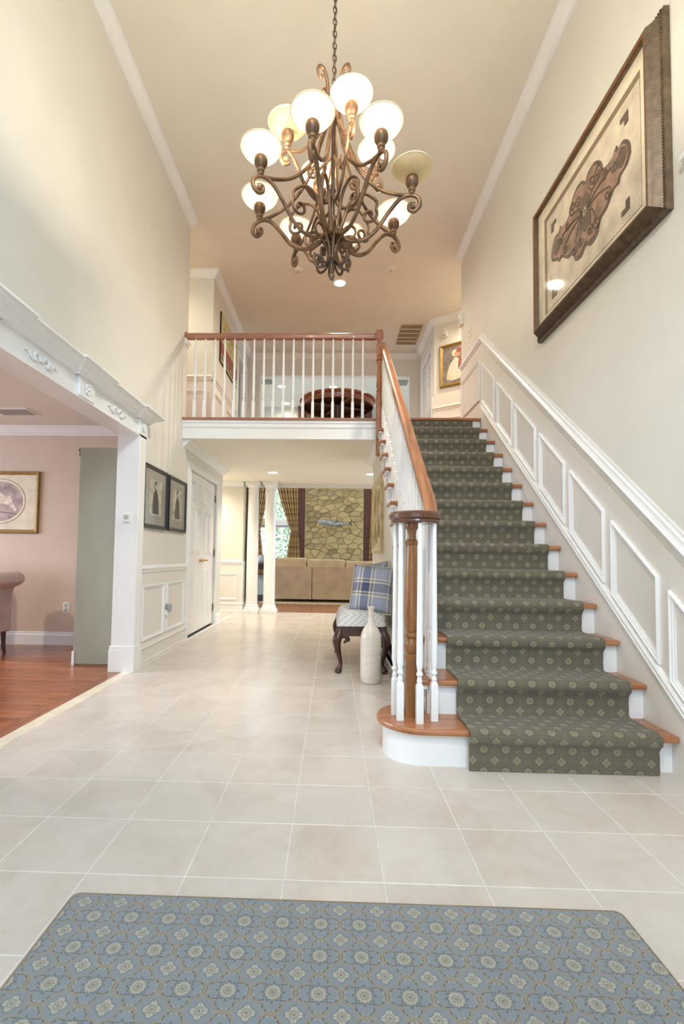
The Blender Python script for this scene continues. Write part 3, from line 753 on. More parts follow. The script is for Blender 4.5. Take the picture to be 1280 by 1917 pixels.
pts = [V((HRX-.012, 2.70, hr_z(2.70)-.005)), V((HRX, 2.85, hr_z(2.85))), V((HRX, 5.52, hr_z(5.52)))]
MB().rail(pts, V((0, -SLOPE, 1)).normalized(), HRP).build('handrail', m_oakh, sr, smooth=40)
# volute cap
vc = (.452, 2.645)
vol = MB().lathe([(.095, 1.238), (.128, 1.24), (.132, 1.248), (.13, 1.256), (.141, 1.266), (.143, 1.285), (.135, 1.298), (.115, 1.304), (.02, 1.302)], (*vc, 0), 40)
vol.build('volute', m_volute, sr, smooth=35)
MB().tube([(vc[0]+.1*math.cos(a)*(1-a/14), vc[1]+.1*math.sin(a)*(1-a/14), 1.303) for a in [i*.35 for i in range(30)]], .006, 6).build('volute_spiral', m_volute, sr, smooth=60)
nw = [(.036, 0), (.036, .30), (.043, .312), (.043, .325), (.030, .335), (.038, .35), (.045, .375), (.042, .40), (.031, .42), (.043, .43), (.043, .442), (.032, .452), (.038, .465), (.045, .52), (.0455, .56), (.042, .68), (.037, .82), (.034, .925), (.042, .935), (.042, .95), (.029, .96), (.027, .985), (.031, 1.012), (.042, 1.022), (.044, 1.035), (.044, 1.047)]
MB().lathe([(r*.86, z+RISE) for r, z in nw], (.437, 2.65, 0), 28).build('newel_post', m_newel, sr, smooth=35)
for i, (x, y) in enumerate(((.352, 2.675), (.368, 2.585), (.463, 2.54), (.548, 2.585), (.41, 2.765), (.557, 2.76))):
    b = baluster(1.24-RISE-.003, .036, .20)
    b.build('baluster', m_white, sr, smooth=30, loc=(x, y, RISE))
bm_ = {}
for k in range(2, 14):
    for q in (0, 1):
        y = Y1+(k-1)*RUN+.055+q*.12
        if k == 2 and q == 0: y += .01
        h = hr_z(y)-k*RISE+.004
        key = round(h, 2)
        if key not in bm_:
            bm_[key] = baluster(h, .033, .20+(.09 if q else 0)).mesh('baluster', 30); bm_[key].materials.append(m_white)
        put('baluster', bm_[key], m_white, sr, loc=(HRX, y, k*RISE))

# ------------------------------------------------------------------ balcony
bk = MB().box(XL, .50, YB, YB+.02, ZH-.005, ZU-.03)
bk.rail([V((XL, YB, ZU-.12)), V((.50, YB, ZU-.12))], 'z+', [(0, .09), (-.022, .09), (-.022, .06), (-.012, .05), (-.012, .012), (-.006, 0), (0, 0)])
bk.rail([V((XL, YB, ZH-.005)), V((.50, YB, ZH-.005))], 'z+', [(0, 0), (-.006, 0), (-.006, .012), (0, .012)])
bk = bk.build('trim_10', m_white); struct(bk, 'white fascia board along the balcony edge', 'fascia')
br = thing('balcony_railing', 'balcony railing of slim white balusters under an oak handrail', 'railing', (-.65, YB, ZU))
MB().box(XL, .50, YB-.04, YB+.07, ZU-.03, ZU).build('base_cap', m_oakx, br, bevel=.008)
HRZ = 3.665
MB().rail([V((XL+.02, YB+.015, HRZ)), V((.50, YB+.015, HRZ))], 'z+', HRP).build('handrail', m_oakx, br, smooth=40)
MB().lathe([(.05, 0), (.05, .012), (.04, .02)], (XL, YB+.015, HRZ+.035), 20, axis='x').build('rosette', m_oakx, br, smooth=40)
bme = baluster(HRZ-ZU+.003, .033, .21).mesh('baluster', 30); bme.materials.append(m_white)
for i in range(18): put('baluster', bme, m_white, br, loc=(-1.685+i*.1188, YB+.015, ZU))
NX, NY = .528, YB-.045
nl = MB().box(NX-.036, NX+.036, NY-.036, NY+.036, 2.27, 2.98).box(NX-.036, NX+.036, NY-.036, NY+.036, 3.38, 3.56)
nl.lathe([(.036, 2.98), (.026, 2.995), (.036, 3.01), (.036, 3.02), (.026, 3.03), (.036, 3.06), (.037, 3.09), (.024, 3.33), (.034, 3.345), (.034, 3.36), (.026, 3.38)], (NX, NY, 0), 20)
nl.add([(NX-.036, NY-.036, 2.27), (NX+.036, NY-.036, 2.27), (NX+.036, NY+.036, 2.27), (NX-.036, NY+.036, 2.27), (NX-.028, NY-.028, 2.24), (NX+.028, NY-.028, 2.24), (NX+.028, NY+.028, 2.24), (NX-.028, NY+.028, 2.24)], [(0, 1, 5, 4), (1, 2, 6, 5), (2, 3, 7, 6), (3, 0, 4, 7), (7, 6, 5, 4)])
nl.build('newel_post', m_oakh, br, smooth=35)
MB().lathe([(.036, 3.56), (.04, 3.572), (.03, 3.585), (.024, 3.61), (.03, 3.63), (.045, 3.645), (.05, 3.665), (.053, 3.70), (.05, 3.735), (.02, 3.745)], (NX, NY, 0), 24).build('newel_cap', m_oakx, br, smooth=35)

# ------------------------------------------------------------------ entry rug
rx0, rx1, ry0, ry1 = -.775, .865, .30, 1.49
def rrect(x0, x1, y0, y1, r, z, n=6):
    p = []
    for cx, cy, a0 in ((x1-r, y0+r, -PI/2), (x1-r, y1-r, 0), (x0+r, y1-r, PI/2), (x0+r, y0+r, PI)):
        for i in range(n+1): a = a0+PI/2*i/n; p.append(V((cx+r*math.cos(a), cy+r*math.sin(a), z)))
    return p
rg = thing('entry_rug', 'blue grey rug with floral lattice pattern on the marble floor', 'rug', (.04, .9, 0))
MB().prism(rrect(rx0, rx1, ry0, ry1, .022, .001), (0, 0, .010)).build('pile', m_rug, rg, uv=lambda i, c: (c.x+.02, c.y+.01))
MB().rail(rrect(rx0, rx1, ry0, ry1, .022, .001), 'z+', [(-.003, 0), (-.004, .007), (0, .0112), (.003, .0112), (.003, 0)], True).build('bound_edge', M('rug_binding', (150, 130, 106), .9), rg)

# ------------------------------------------------------------------ vase, bench, pillows, heater
vp = [(.055, 0), (.075, .004), (.085, .03), (.088, .1), (.0885, .25), (.088, .36), (.084, .40), (.066, .445), (.04, .48), (.026, .51), (.023, .55), (.023, .60), (.027, .618), (.033, .626), (.033, .634), (.024, .636), (.019, .60), (.019, .5)]
o = MB().lathe(vp, (.333, 4.085, 0), 40).build('bottle_vase', m_vase, smooth=50); tag(o, 'tall cream ceramic bottle vase on the floor by the bench', 'vase')

bn = thing('bench', 'upholstered bench with carved dark cabriole legs under the stairs', 'bench', (.27, 4.8, 0))
bx0, bx1, by0, by1 = .045, .50, 4.36, 5.28
nu, nv = 14, 18; vs = []; fs = []
for i in range(nu+1):
    for j in range(nv+1):
        u = i/nu*2-1; v = j/nv*2-1
        d = (1-u**6)*(1-v**8)
        z = .425+.11*(d**.35 if d > 0 else 0)+.045*(1-u*u)*(1-v*v)
        vs.append((bx0+(bx1-bx0)*(u*.5+.5)+0, by0+(by1-by0)*(v*.5+.5), z))
for i in range(nu):
    for j in range(nv): fs.append((i*(nv+1)+j, (i+1)*(nv+1)+j, (i+1)*(nv+1)+j+1, i*(nv+1)+j+1))
rim = [i*(nv+1) for i in range(nu+1)]+[nu*(nv+1)+j for j in range(1, nv+1)]+[i*(nv+1)+nv for i in range(nu-1, -1, -1)]+[j for j in range(nv-1, 0, -1)]
fs.append(tuple(rim))
MB().add(vs, fs).build('seat', m_seat, bn, smooth=60)
MB().box(bx0+.006, bx1-.006, by0+.006, by0+.03, .335, .425).box(bx0+.006, bx1-.006, by1-.03, by1-.006, .335, .425).box(bx0+.006, bx0+.03, by0, by1, .335, .425).box(bx1-.03, bx1-.006, by0, by1, .335, .425).build('apron', m_mahog, bn, bevel=.004)
for x, sx in ((bx0+.035, -1), (bx1-.035, 1)):
    for y, sy in ((by0+.035, -1), (by1-.035, 1)):
        path = bez([(x, y, .42), (x+sx*.008, y+sy*.008, .36), (x+sx*.03, y+sy*.03, .29), (x+sx*.018, y+sy*.018, .2), (x-sx*.004, y-sy*.004, .10), (x, y, .06), (x+sx*.014, y+sy*.014, .026), (x+sx*.016, y+sy*.016, .006)], 5)
        rad = [.034, .035, .036, .037, .038, .04, .042, .043, .043, .042, .04, .037, .034, .031, .029, .027, .025, .023, .021, .02, .019, .018, .0175, .0175, .018, .019, .021, .024, .027, .03, .033, .034, .034, .032, .028, .02]
        lg = MB().tube(path, rad[:len(path)], 10).build('leg', m_mahog, bn, smooth=50)
        MB().tube(bez([(x-sx*.02, y+sy*.012, .335), (x-sx*.055, y+sy*.012, .325), (x-sx*.075, y+sy*.012, .30), (x-sx*.05, y+sy*.012, .29), (x-sx*.035, y+sy*.014, .27)], 5), [.022-.012*i/20 for i in range(21)], 8).build('knee_carving', m_mahog, lg, smooth=60)

def pillow(name, w, h, t, mw, mat, label, n=16):
    vs = []; fs = []; uvl = []
    for s in (1, -1):
        for i in range(n+1):
            for j in range(n+1):
                u = i/n*2-1; v = j/n*2-1
                pin = 1-.06*(1-abs(u)**2)*(abs(v)**3)-0
                pin2 = 1-.06*(1-abs(v)**2)*(abs(u)**3)
                d = max(0, (1-u**4)*(1-v**4))
                vs.append((u*w/2*pin2, -s*t/2*(d**.55), v*h/2*pin)); uvl.append((u*w/2+.2, v*h/2+.2))
    N2 = (n+1)**2
    for s in (0, 1):
        for i in range(n):
            for j in range(n): fs.append(tuple(s*N2+q for q in (i*(n+1)+j, (i+1)*(n+1)+j, (i+1)*(n+1)+j+1, i*(n+1)+j+1)))
    b = MB().add(vs, fs)
    me = b.mesh(name, 80, lambda i, co: uvl[i])
    bm = bmesh.new(); bm.from_mesh(me); bmesh.ops.remove_doubles(bm, verts=bm.verts, dist=1e-5); bm.to_mesh(me); bm.free()
    o = put(name, me, mat, mw=mw); tag(o, label, 'pillow', 'plaid pillows on the bench')
    ring = []
    for k in range(64):
        q = k/16; e = int(q); f = (q-e)*2-1
        u, v = ((f, -1), (1, f), (-f, 1), (-1, -f))[e]
        pin = 1-.06*(1-abs(u)**2)*(abs(v)**3); pin2 = 1-.06*(1-abs(v)**2)*(abs(u)**3)
        ring.append((u*w/2*pin2, 0, v*h/2*pin))
    c = MB().tube(ring, .006, 6, True).mesh('piping', 60); c.materials.append(M('cream_piping', (196, 184, 156), .8))
    c = bpy.data.objects.new('piping', c); COL.objects.link(c); c.parent = o
    return o
pillow('plaid_pillow', .40, .46, .14, Matrix.Translation((.380, 4.575, .752)) @ Matrix.Rotation(.14, 4, 'Y') @ Matrix.Rotation(-.28, 4, 'X') @ Matrix.Rotation(-.25, 4, 'Z'), m_plaid, 'blue plaid pillow facing out at the front of the bench')
pillow('plaid_pillow', .40, .42, .14, Matrix.Translation((.405, 4.84, .79)) @ Matrix.Rotation(.06, 4, 'Y') @ Matrix.Rotation(-.2, 4, 'X') @ Matrix.Rotation(-.85, 4, 'Z'), m_plaid, 'blue plaid pillow half hidden behind the front one')

ht = thing('baseboard_heater', 'long cream baseboard heater on the wall under the stairs', 'heater', (.52, 5.3, 0))
MB().rail([V((WS, 6.8, .02)), V((WS, 3.2, .02))], 'z+', [(0, 0), (-.0, .2), (-.02, .2), (-.055, .165), (-.055, .15), (-.03, .16), (-.03, .13), (-.06, .12), (-.06, .03), (-.02, .02)] if False else [(0, 0), (0, .2), (.02, .2), (.06, .17), (.062, .155), (.03, .165), (.03, .14), (.064, .125), (.064, .035), (.02, .02)]).build('enclosure', m_heater, ht)
MB().box(WS-.025, WS-.002, 3.25, 6.75, .12, .17).build('fin_element', m_dark, ht)

# stair-side art
def framed(name, label, N, c, a0, a1, b0, b1, fprof, fm, parts, cat='picture', group=None):
    """frame mesh + flat layered print; parts: (pname, material, list of (a,b) polygon pts, lift)"""
    p = rect(N, c, a0, a1, b0, b1); ctr = sum(p, V())/4
    t = thing(name, label, cat, (ctr.x, ctr.y, b0), group)
    MB().frame(N, c, a0, a1, b0, b1, fprof).build('frame', fm, t, smooth=30)
    MB().slab(N, c, a0+.004, a1-.004, b0+.004, b1-.004, .010).build('backing', m_dark, t)
    f = {'x': lambda a, b, l: V((c+l*AX[N].x, a, b)), 'y': lambda a, b, l: V((a, c+l*AX[N].y, b))}[N[0]]
    for pn, m, poly, l in parts:
        MB().prism([f(a, b, l) for a, b in poly], AX[N]*.0015).build(pn, m, t)
    return t
def rp4(a0, a1, b0, b1): return [(a0, b0), (a1, b0), (a1, b1), (a0, b1)]
FR1 = [(0, 0), (0, .022), (.006, .028), (.014, .026), (.022, .02), (.03, .018), (.034, .012), (.034, 0)]
t = framed('floral_wall_art', 'tall pale framed branch picture on the wall under the stairs', 'x-', WS, 5.42, 6.62, 1.11, 2.03, [(0, 0), (0, .035), (.03, .04), (.05, .03), (.07, .02), (.07, 0)], M('pale_wood_frame', (206, 186, 144), .5, var=.1, scale=12),
    [('canvas', M('branch_canvas', (206, 188, 140), .6, var=.25, scale=5), rp4(5.48, 6.56, 1.17, 1.97), .012)])
rr = random.Random(5)
for i in range(7):
    y = 5.6+i*.13; z0 = 1.2+rr.random()*.2
    pts = [(WS-.015, y+rr.uniform(-.04, .04), z0+k*.12) for k in range(6)]
    MB().tube(bez(pts, 4), [.004+.0025*math.sin(j*.5) for j in range(21)], 5).build('branch', M('branch_ink', (156, 134, 100), .7), t, smooth=60)

# ------------------------------------------------------------------ big framed butterfly art on the stair wall
AX0 = XR
aw = thing('butterfly_artwork', 'huge bronze framed butterfly print high on the stair wall', 'picture', (XR, 3.15, 2.85))
a0, a1, b0, b1 = 2.40, 3.94, 2.85, 3.95
MB().frame('x-', XR, a0, a1, b0, b1, [(0, 0), (0, .03), (.012, .036), (.022, .03), (.03, .04), (.05, .075), (.056, .088), (.063, .093), (.070, .09), (.073, .082), (.073, 0)]).build('frame', m_bronzef, aw, smooth=30)
MB().frame('x-', XR-.082, a0+.066, a1-.066, b0+.066, b1-.066, [(0, 0), (0, .007), (.006, .01), (.012, .007), (.012, 0)]).build('inner_lip', M('copper_lip', (140, 96, 66), .35, .4), aw)
bead = MB().lathe([(.001, -.008), (.007, -.004), (.007, .004), (.001, .008)], n=6).mesh('bead'); bead.materials.append(m_bronzef)
bd = MB()
for k in range(90):
    y = a0+.013+(a1-a0-.026)*k/89
    for z in (b0+.013, b1-.013): bd.lathe([(.001, -.007), (.007, 0), (.001, .007)], (XR-.037, y, z), 6)
for k in range(64):
    z = b0+.013+(b1-b0-.026)*k/63
    for y in (a0+.013, a1-.013): bd.lathe([(.001, -.007), (.007, 0), (.001, .007)], (XR-.037, y, z), 6)
o = bd.build('beading', m_bronzef, aw, smooth=60); o['kind'] = 'stuff'
MB().slab('x-', XR, a0+.07, a1-.07, b0+.07, b1-.07, .050).build('mat_board', m_mat, aw)
i0, i1, j0, j1 = 2.565, 3.755, 2.995, 3.775
MB().slab('x-', XR-.050, i0, i1, j0, j1, .002).build('print_border', M('art_border', (132, 112, 88), .6, coat=.3), aw)
MB().slab('x-', XR-.052, i0+.0, i1-.05, j0+.0, j1-.05, .002).build('print', m_sepia, aw)
def art(pn, m, pts, lift=.056):
    MB().prism([V((XR-lift, y, z)) for y, z in pts], (-.002, 0, 0)).build(pn, m, aw)
yc, zc2 = 3.13, 3.385
def P(u, v): return (yc+u*.47, zc2+v*.285)
outline = [(-1, -.05), (-.97, .2), (-.86, .38), (-.76, .36), (-.72, .47), (-.66, .36), (-.52, .34), (-.42, .42), (-.38, .62), (-.24, .8), (-.08, .78), (0, .68), (.08, .80), (.24, .82), (.38, .66), (.44, .46), (.54, .38), (.68, .40), (.72, .5), (.78, .40), (.9, .4), (1, .2), (1.02, -.06), (.92, -.2), (.82, -.26), (.78, -.36), (.68, -.34), (.5, -.56), (.36, -.60), (.28, -.84), (.12, -.9), (0, -.78), (-.12, -.9), (-.28, -.84), (-.36, -.60), (-.5, -.54), (-.66, -.34), (-.76, -.36), (-.8, -.24), (-.92, -.2)]
outline = [(q.x, q.y) for q in bez([(u, v, 0) for u, v in outline+outline[:1]], 4)][:-1]
art('butterfly_edge', m_sepiad, [P(u*1.035, v*1.07) for u, v in outline], .056)
art('butterfly_wing', m_tan, [P(u*.99, v*.95) for u, v in outline], .0585)
def spiral(cy, cz, r, turns, a0, sgn=1, n=28):
    return [(XR-.062, cy+r*(1-.85*i/n)*math.cos(a0+sgn*turns*2*PI*i/n), cz+r*(1-.85*i/n)*math.sin(a0+sgn*turns*2*PI*i/n)) for i in range(n+1)]
for s in (-1, 1):
    for (u, v, r, a, sg) in ((.34, .5, .05, -2.0, 1), (.2, .45, .045, -1.6, -1), (.55, -.3, .04, 1.6, -1), (.3, -.62, .045, 1.9, 1), (.72, .1, .035, 2.6, 1), (.12, -.6, .035, 1.4, -1), (.5, .22, .03, -2.2, 1)):
        cy, cz = P(s*u, v)
        sp_ = spiral(cy, cz, r, 1.4, a if s > 0 else PI-a, sg*s)
        root = P(s*.06, .05*v)
        MB().tube(bez([(XR-.062, *root), (XR-.062, (root[0]+sp_[0][1])/2+.01*s, (root[1]+sp_[0][2])/2+.02), sp_[0]], 8)+sp_[1:], .005, 5).build('scroll_line', m_sepiad, aw, smooth=60)
    art('wing_tip_pattern', m_sepiad, [P(s*u, v) for u, v in ((.74, .18), (.86, .3), (.95, .2), (.96, 0), (.86, -.14), (.76, -.04))][::s], .0605)
art('butterfly_body', m_sepiad, [P(u, v) for u, v in ((-.14, -.3), (-.16, 0), (-.1, .34), (0, .44), (.1, .34), (.16, 0), (.14, -.3), (0, -.5))], .0605)
for k in range(8):
    a = k*PI/4; art('medallion_petal', m_mat, [P(.06*math.cos(a+d)*rr_, .1*math.sin(a+d)*rr_) for d, rr_ in ((-.2, .5), (0, 1.1), (.2, .5))], .063)
for y, z, sy, sz in ((i0+.10, j0+.06, 1, 1), (i1-.13, j0+.06, -1, 1), (i0+.10, j1-.13, 1, -1), (i1-.13, j1-.13, -1, -1)):
    q = [(0, 0), (.075, 0), (.075, .028), (.035, .028), (.035, .07), (0, .07)]
    art('corner_ornament', m_sepiad, [(y+a*sy, z+b_*sz) for a, b_ in q], .0565)

# ------------------------------------------------------------------ two portraits on the left wall
FRB = [(0, 0), (0, .026), (.004, .03), (.016, .03), (.02, .024), (.036, .02), (.04, .012), (.04, 0)]
def portrait(label, y0, y1, z0, z1, dark):
    cy = (y0+y1)/2; s = (y1-y0)/.62
    parts = [('mat', m_greymat, rp4(y0+.035, y1-.035, z0+.035, z1-.035), .011), ('photo', m_photo, rp4(cy-.16*s, cy+.16*s, z0+.13, z1-.13), .0128)]
    parts += [('figure_coat', m_photod, [(cy-.085, z0+.15), (cy+.085, z0+.15), (cy+.075, z0+.27), (cy+.055, z0+.35), (cy+.02, z0+.385), (cy-.02, z0+.385), (cy-.06, z0+.35), (cy-.075, z0+.27)], .0145),
              ('figure_hair', m_photod, [(cy+.04*math.cos(a), z0+.43+.052*math.sin(a)) for a in [i*PI/8 for i in range(16)]], .0145),
              ('figure_face', m_pface, [(cy+.022*math.cos(a), z0+.422+.03*math.sin(a)) for a in [i*PI/8 for i in range(16)]], .0162)]
    framed('framed_portrait', label, 'x+', XL, y0, y1, z0, z1, FRB, m_black, parts, 'picture', 'black framed photographs')
portrait('black framed photograph nearer the wide opening', 4.44, 5.08, 1.31, 1.93, True)
portrait('black framed photograph nearer the double doors', 5.13, 5.74, 1.315, 1.925, False)

# small wall devices
def gadget(name, label, cat, N, c, a0, a1, b0, b1, t=.02, extra=None, mat=m_plastic):
    p = rect(N, c, a0, a1, b0, b1); ctr = sum(p, V())/4
    th = thing(name, label, cat, (ctr.x, ctr.y, b0))
    MB().slab(N, c, a0, a1, b0, b1, t).build('cover', mat, th, bevel=.004)
    for n, q0, q1, s0, s1, tt, m in (extra or []):
        cc = c+t*(AX[N].x+AX[N].y+AX[N].z)
        MB().slab(N, cc, a0+(a1-a0)*q0, a0+(a1-a0)*q1, b0+(b1-b0)*s0, b0+(b1-b0)*s1, tt).build(n, m, th)
    return th
m_lcd = M('lcd_grey', (186, 190, 182), .3)
gadget('thermostat', 'white thermostat on the jamb of the wide opening', 'thermostat', 'y-', 4.25, -1.893, -1.823, 1.338, 1.415, .025, [('display', .2, .8, .35, .8, .002, m_lcd)])
gadget('wall_outlet', 'white wall outlet low on the pink sitting room wall', 'outlet', 'y-', 5.46, -3.10, -3.025, .366, .485, .008, [('socket', .25, .75, .1, .45, .003, m_lcd), ('socket', .25, .75, .55, .9, .003, m_lcd)])
nlg = thing('night_light', 'white plug in night light on the wainscot', 'night light', (XL+.01, 5.13, .38))
MB().slab('x+', XL+.009, 5.095, 5.165, .36, .48, .008).build('outlet_plate', m_plastic, nlg)
MB().box(XL+.017, XL+.05, 5.11, 5.15, .40, .46).build('body', m_plastic, nlg, bevel=.006)
MB().lathe([(.022, .44), (.03, .49), (.03, .52), (.02, .525)], (XL+.055, 5.13, 0), 16).build('lens', m_jar, nlg, smooth=40)

# ------------------------------------------------------------------ sitting room contents
framed('oval_print', 'gold framed print with oval mat on the pink sitting room wall', 'y-', 5.46, -4.35, -3.43, 1.28, 2.0, [(0, 0), (0, .028), (.01, .034), (.03, .026), (.04, .014), (.04, 0)], m_gold,
    [('mat', m_mat, rp4(-4.31, -3.47, 1.32, 1.96), .011)] +
    [('oval_line', m_tan, [(-3.89+.305*math.cos(a), 1.65+.265*math.sin(a)) for a in [i*PI/20 for i in range(40)]], .0125),
     ('oval_border', m_mat, [(-3.89+.298*math.cos(a), 1.65+.258*math.sin(a)) for a in [i*PI/20 for i in range(40)]], .0135),
     ('oval_painting', m_purp, [(-3.89+.27*math.cos(a), 1.65+.232*math.sin(a)) for a in [i*PI/20 for i in range(40)]], .015),
     ('bird', m_paintw, [(-4.05, 1.60), (-3.85, 1.62), (-3.77, 1.60), (-3.71, 1.53), (-3.68, 1.55), (-3.74, 1.64), (-3.76, 1.72), (-3.83, 1.70), (-3.9, 1.76), (-4.05, 1.74)], .0168),
     ('ground_stroke', m_sepiad, [(-4.1, 1.54), (-3.68, 1.50), (-3.68, 1.507), (-4.1, 1.55)], .0168)])
sp_ = thing('tall_panel', 'tall narrow grey green panel standing just inside the opening', 'panel', (-2.22, 4.5, 0))
MB().box(-2.435, -1.97, 4.48, 4.53, .012, 2.07).build('board', m_green, sp_, bevel=.003)
MB().box(-2.445, -2.42, 4.475, 4.535, .0, .13).build('foot', m_white, sp_, bevel=.002)
MB().box(-2.455, -2.435, 4.485, 4.51, 2.035, 2.062).box(-2.45, -2.438, 4.488, 4.50, 1.99, 2.035).build('latch', m_hinge, sp_, bevel=.002)
ac = thing('armchair', 'taupe upholstered armchair with rolled arm in the sitting room', 'armchair', (-3.65, 4.85, 0))
pr = [(-.0, .0), (.0, .40), (.02, .50), (.09, .53), (.135, .57), (.13, .635), (.08, .675), (0, .68), (-.10, .64), (-.14, .58), (-.12, .45), (-.11, 0)]
MB().prism([V((-3.40+u*1.0, 4.56, .22+v*.93)) for u, v in pr], (0, .46, 0)).build('arm', m_taupe, ac, smooth=50, bevel=.02)
MB().prism([V((-4.46-u*1.0, 4.56, .22+v*.93)) for u, v in pr], (0, .46, 0)).build('arm', m_taupe, ac, smooth=50, bevel=.02)
MB().box(-4.40, -3.46, 4.53, 5.0, .22, .5).build('seat', m_taupe, ac, bevel=.05)
MB().box(-4.40, -3.80, 4.9, 5.08, .3, 1.0).build('backrest', m_taupe, ac, bevel=.06)
for x, s in ((-3.46, 1), (-4.40, -1)):
    for y in (4.60, 4.98):
        MB().tube(bez([(x, y, .23), (x+s*.005, y, .15), (x+s*.02, y-.01, .05), (x+s*.035, y-.015, .002)], 4), [.028-.014*i/12 for i in range(13)], 8).build('leg', m_mahog, ac, smooth=50)
def vent(name, label, z, x0, x1, y0, y1, n, m1=m_vent, m2=m_ventd, along='x'):
    t = thing(name, label, 'vent', ((x0+x1)/2, (y0+y1)/2, z))
    MB().frame('z-', z, x0, x1, y0, y1, [(0, 0), (0, .008), (.018, .012), (.022, .004), (.022, 0)]).build('frame', m1, t)
    MB().slab('z-', z, x0+.01, x1-.01, y0+.01, y1-.01, .001).build('backing', m2, t)
    for i in range(n):
        if along == 'x':
            q = y0+.02+(y1-y0-.04)*(i+.5)/n; MB().prism([(x0+.02, q-.012, z-.002), (x0+.02, q+.006, z-.010), (x0+.02, q+.008, z-.008), (x0+.02, q-.010, z)], (x1-x0-.04, 0, 0)).build('slat', m2, t)
        else:
            q = x0+.02+(x1-x0-.04)*(i+.5)/n; MB().prism([(q-.012, y0+.02, z-.002), (q+.006, y0+.02, z-.010), (q+.008, y0+.02, z-.008), (q-.010, y0+.02, z)], (0, y1-y0-.04, 0)).build('slat', m2, t)
    return t
vent('ceiling_vent', 'white vent in the sitting room ceiling', 2.53, -3.55, -3.15, 4.72, 4.98, 7, m_white, m_greymat)

# ------------------------------------------------------------------ ceiling fittings
def recessed(label, x, y, z, r=.075, power=18, col=WARM, cone=165):
    t = thing('recessed_light', label, 'ceiling light', (x, y, z))
    MB().lathe([(r, 0), (r+.02, 0), (r+.02, -.006), (r, -.010), (r-.004, 0)], (x, y, z), 28, cap=False).build('trim_ring', m_white, t, smooth=40)
    MB().lathe([(.001, -.003), (r-.003, -.003)], (x, y, z), 24, cap=False).build('lens', m_lamp, t)
    spot('recessed_beam', (x, y, z-.03), power, col, cone)
recessed('recessed ceiling light seen beside the chandelier finial', .059, 7.03, ZC, .085, 170)
recessed('recessed light in the hall ceiling in front of the columns', -1.006, 7.86, ZH, .08, 88, cone=122)
recessed('recessed light in the hall ceiling by the under stair wall', .625, 7.93, ZH, .08, 88, cone=122)
recessed('recessed family room light seen low through the balusters', -1.30, 12.7, ZC, .09, 20)
recessed('recessed family room light over the left baluster group', -1.29, 11.42, ZC, .09, 20)
recessed('recessed family room light above the round table', -.03, 11.44, ZC, .09, 20)
def detector(label, x, y):
    t = thing('smoke_detector', label, 'smoke detector', (x, y, ZC), 'ceiling detectors')
    MB().lathe([(.001, -.034), (.045, -.034), (.06, -.026), (.062, -.008), (.07, -.006), (.07, 0)], (x, y, ZC), 24).build('housing', m_ceil, t, smooth=40)
    MB().lathe([(.012, -.038), (.016, -.036), (.016, -.032)], (x, y, ZC), 12).build('sensor', m_vent, t, smooth=40)
detector('round smoke detector on the ceiling toward the hall corner wall', -.548, 6.70)
detector('round smoke detector on the ceiling toward the stair wall', .79, 6.68)
t = vent('ceiling_vent', 'large beige return vent in the upper hall ceiling', ZC, 1.17, 1.56, 8.32, 9.12, 30)
for i in range(1, 5): MB().box(1.18, 1.55, 8.32+.16*i-.009, 8.32+.16*i+.009, ZC-.014, ZC-.001).build('divider', m_ceil, t)
vent('ceiling_vent', 'grey vent in the family room ceiling by the left lights', ZC, -1.78, -1.45, 10.9, 11.3, 6, m_white, m_greymat)
vent('ceiling_vent', 'grey vent in the family room ceiling near the stair rail', ZC, 1.32, 1.75, 10.9, 11.35, 6, m_white, m_greymat)

# ------------------------------------------------------------------ upper hall contents
HCH = [(u, v) for u, v in CHAIRP]
wu = thing('trim_11', 'white wainscot of the upper hall corner behind the balusters', 'wainscot', (HX, 6.75, ZU), kind='structure')
wains('y-', 6.75, -4.0, HX, wu, .97, [(-3.0, -2.3, .2, .74), (-2.2, -1.84, .2, .74)], z0=ZU)
wains('x+', HX, 6.75, 8.46, wu, .97, [(6.83, 7.5, .2, .74), (7.6, 8.4, .2, .74)], z0=ZU)
MB().rail([V((HX, 8.55, ZU)), V((HX, 8.55, 4.73)), V((HX, 9.4, 4.73)), V((HX, 9.4, ZU))], 'x+', CASEP).build('door_casing', m_white, wu)
MB().rail([V((-1.52, 9.6, ZU)), V((-1.52, 9.6, 4.76)), V((1.52, 9.6, 4.76)), V((1.52, 9.6, ZU))], 'y-', [(u*.7, v*.5) for u, v in CASEP]).build('opening_casing', m_wall, wu)
MB().rail([V((XL-.155, YB+.1, ZU+.98)), V((XL, YB+.1, ZU+.98)), V((XL, YB-.02, ZU+.98))], 'z+', [(v, -u) for u, v in CHAIRP]).build('chair_rail_return', m_white, wu)
# canvas
t = framed('cafe_canvas', 'cream canvas with red brown awning on the upper hall side wall', 'x+', HX, 7.15, 8.35, 4.05, 4.82, [(0, 0), (0, .026), (.004, .026), (.004, 0)], m_dark,
    [('canvas_face', m_cream, rp4(7.15, 8.35, 4.05, 4.82), .025), ('awning', m_skin2, rp4(7.15, 8.35, 4.17, 4.36), .027)])
rr = random.Random(11)
for i in range(9):
    y = 7.2+i*.125
    MB().slab('x+', HX+.027, y, y+.07, 4.07+rr.random()*.02, 4.14+rr.random()*.03, .0015).build('painted_mark', m_dark, t)
for i in range(10):
    y = 7.25+rr.random()*.95; z = 4.45+rr.random()*.3
    MB().tube(bez([(HX+.027, y, z), (HX+.027, y+.03, z+.03), (HX+.027, y+.05, z-.01), (HX+.027, y+.1, z+.02)], 4), .003, 5).build('painted_flourish', m_dark, t)
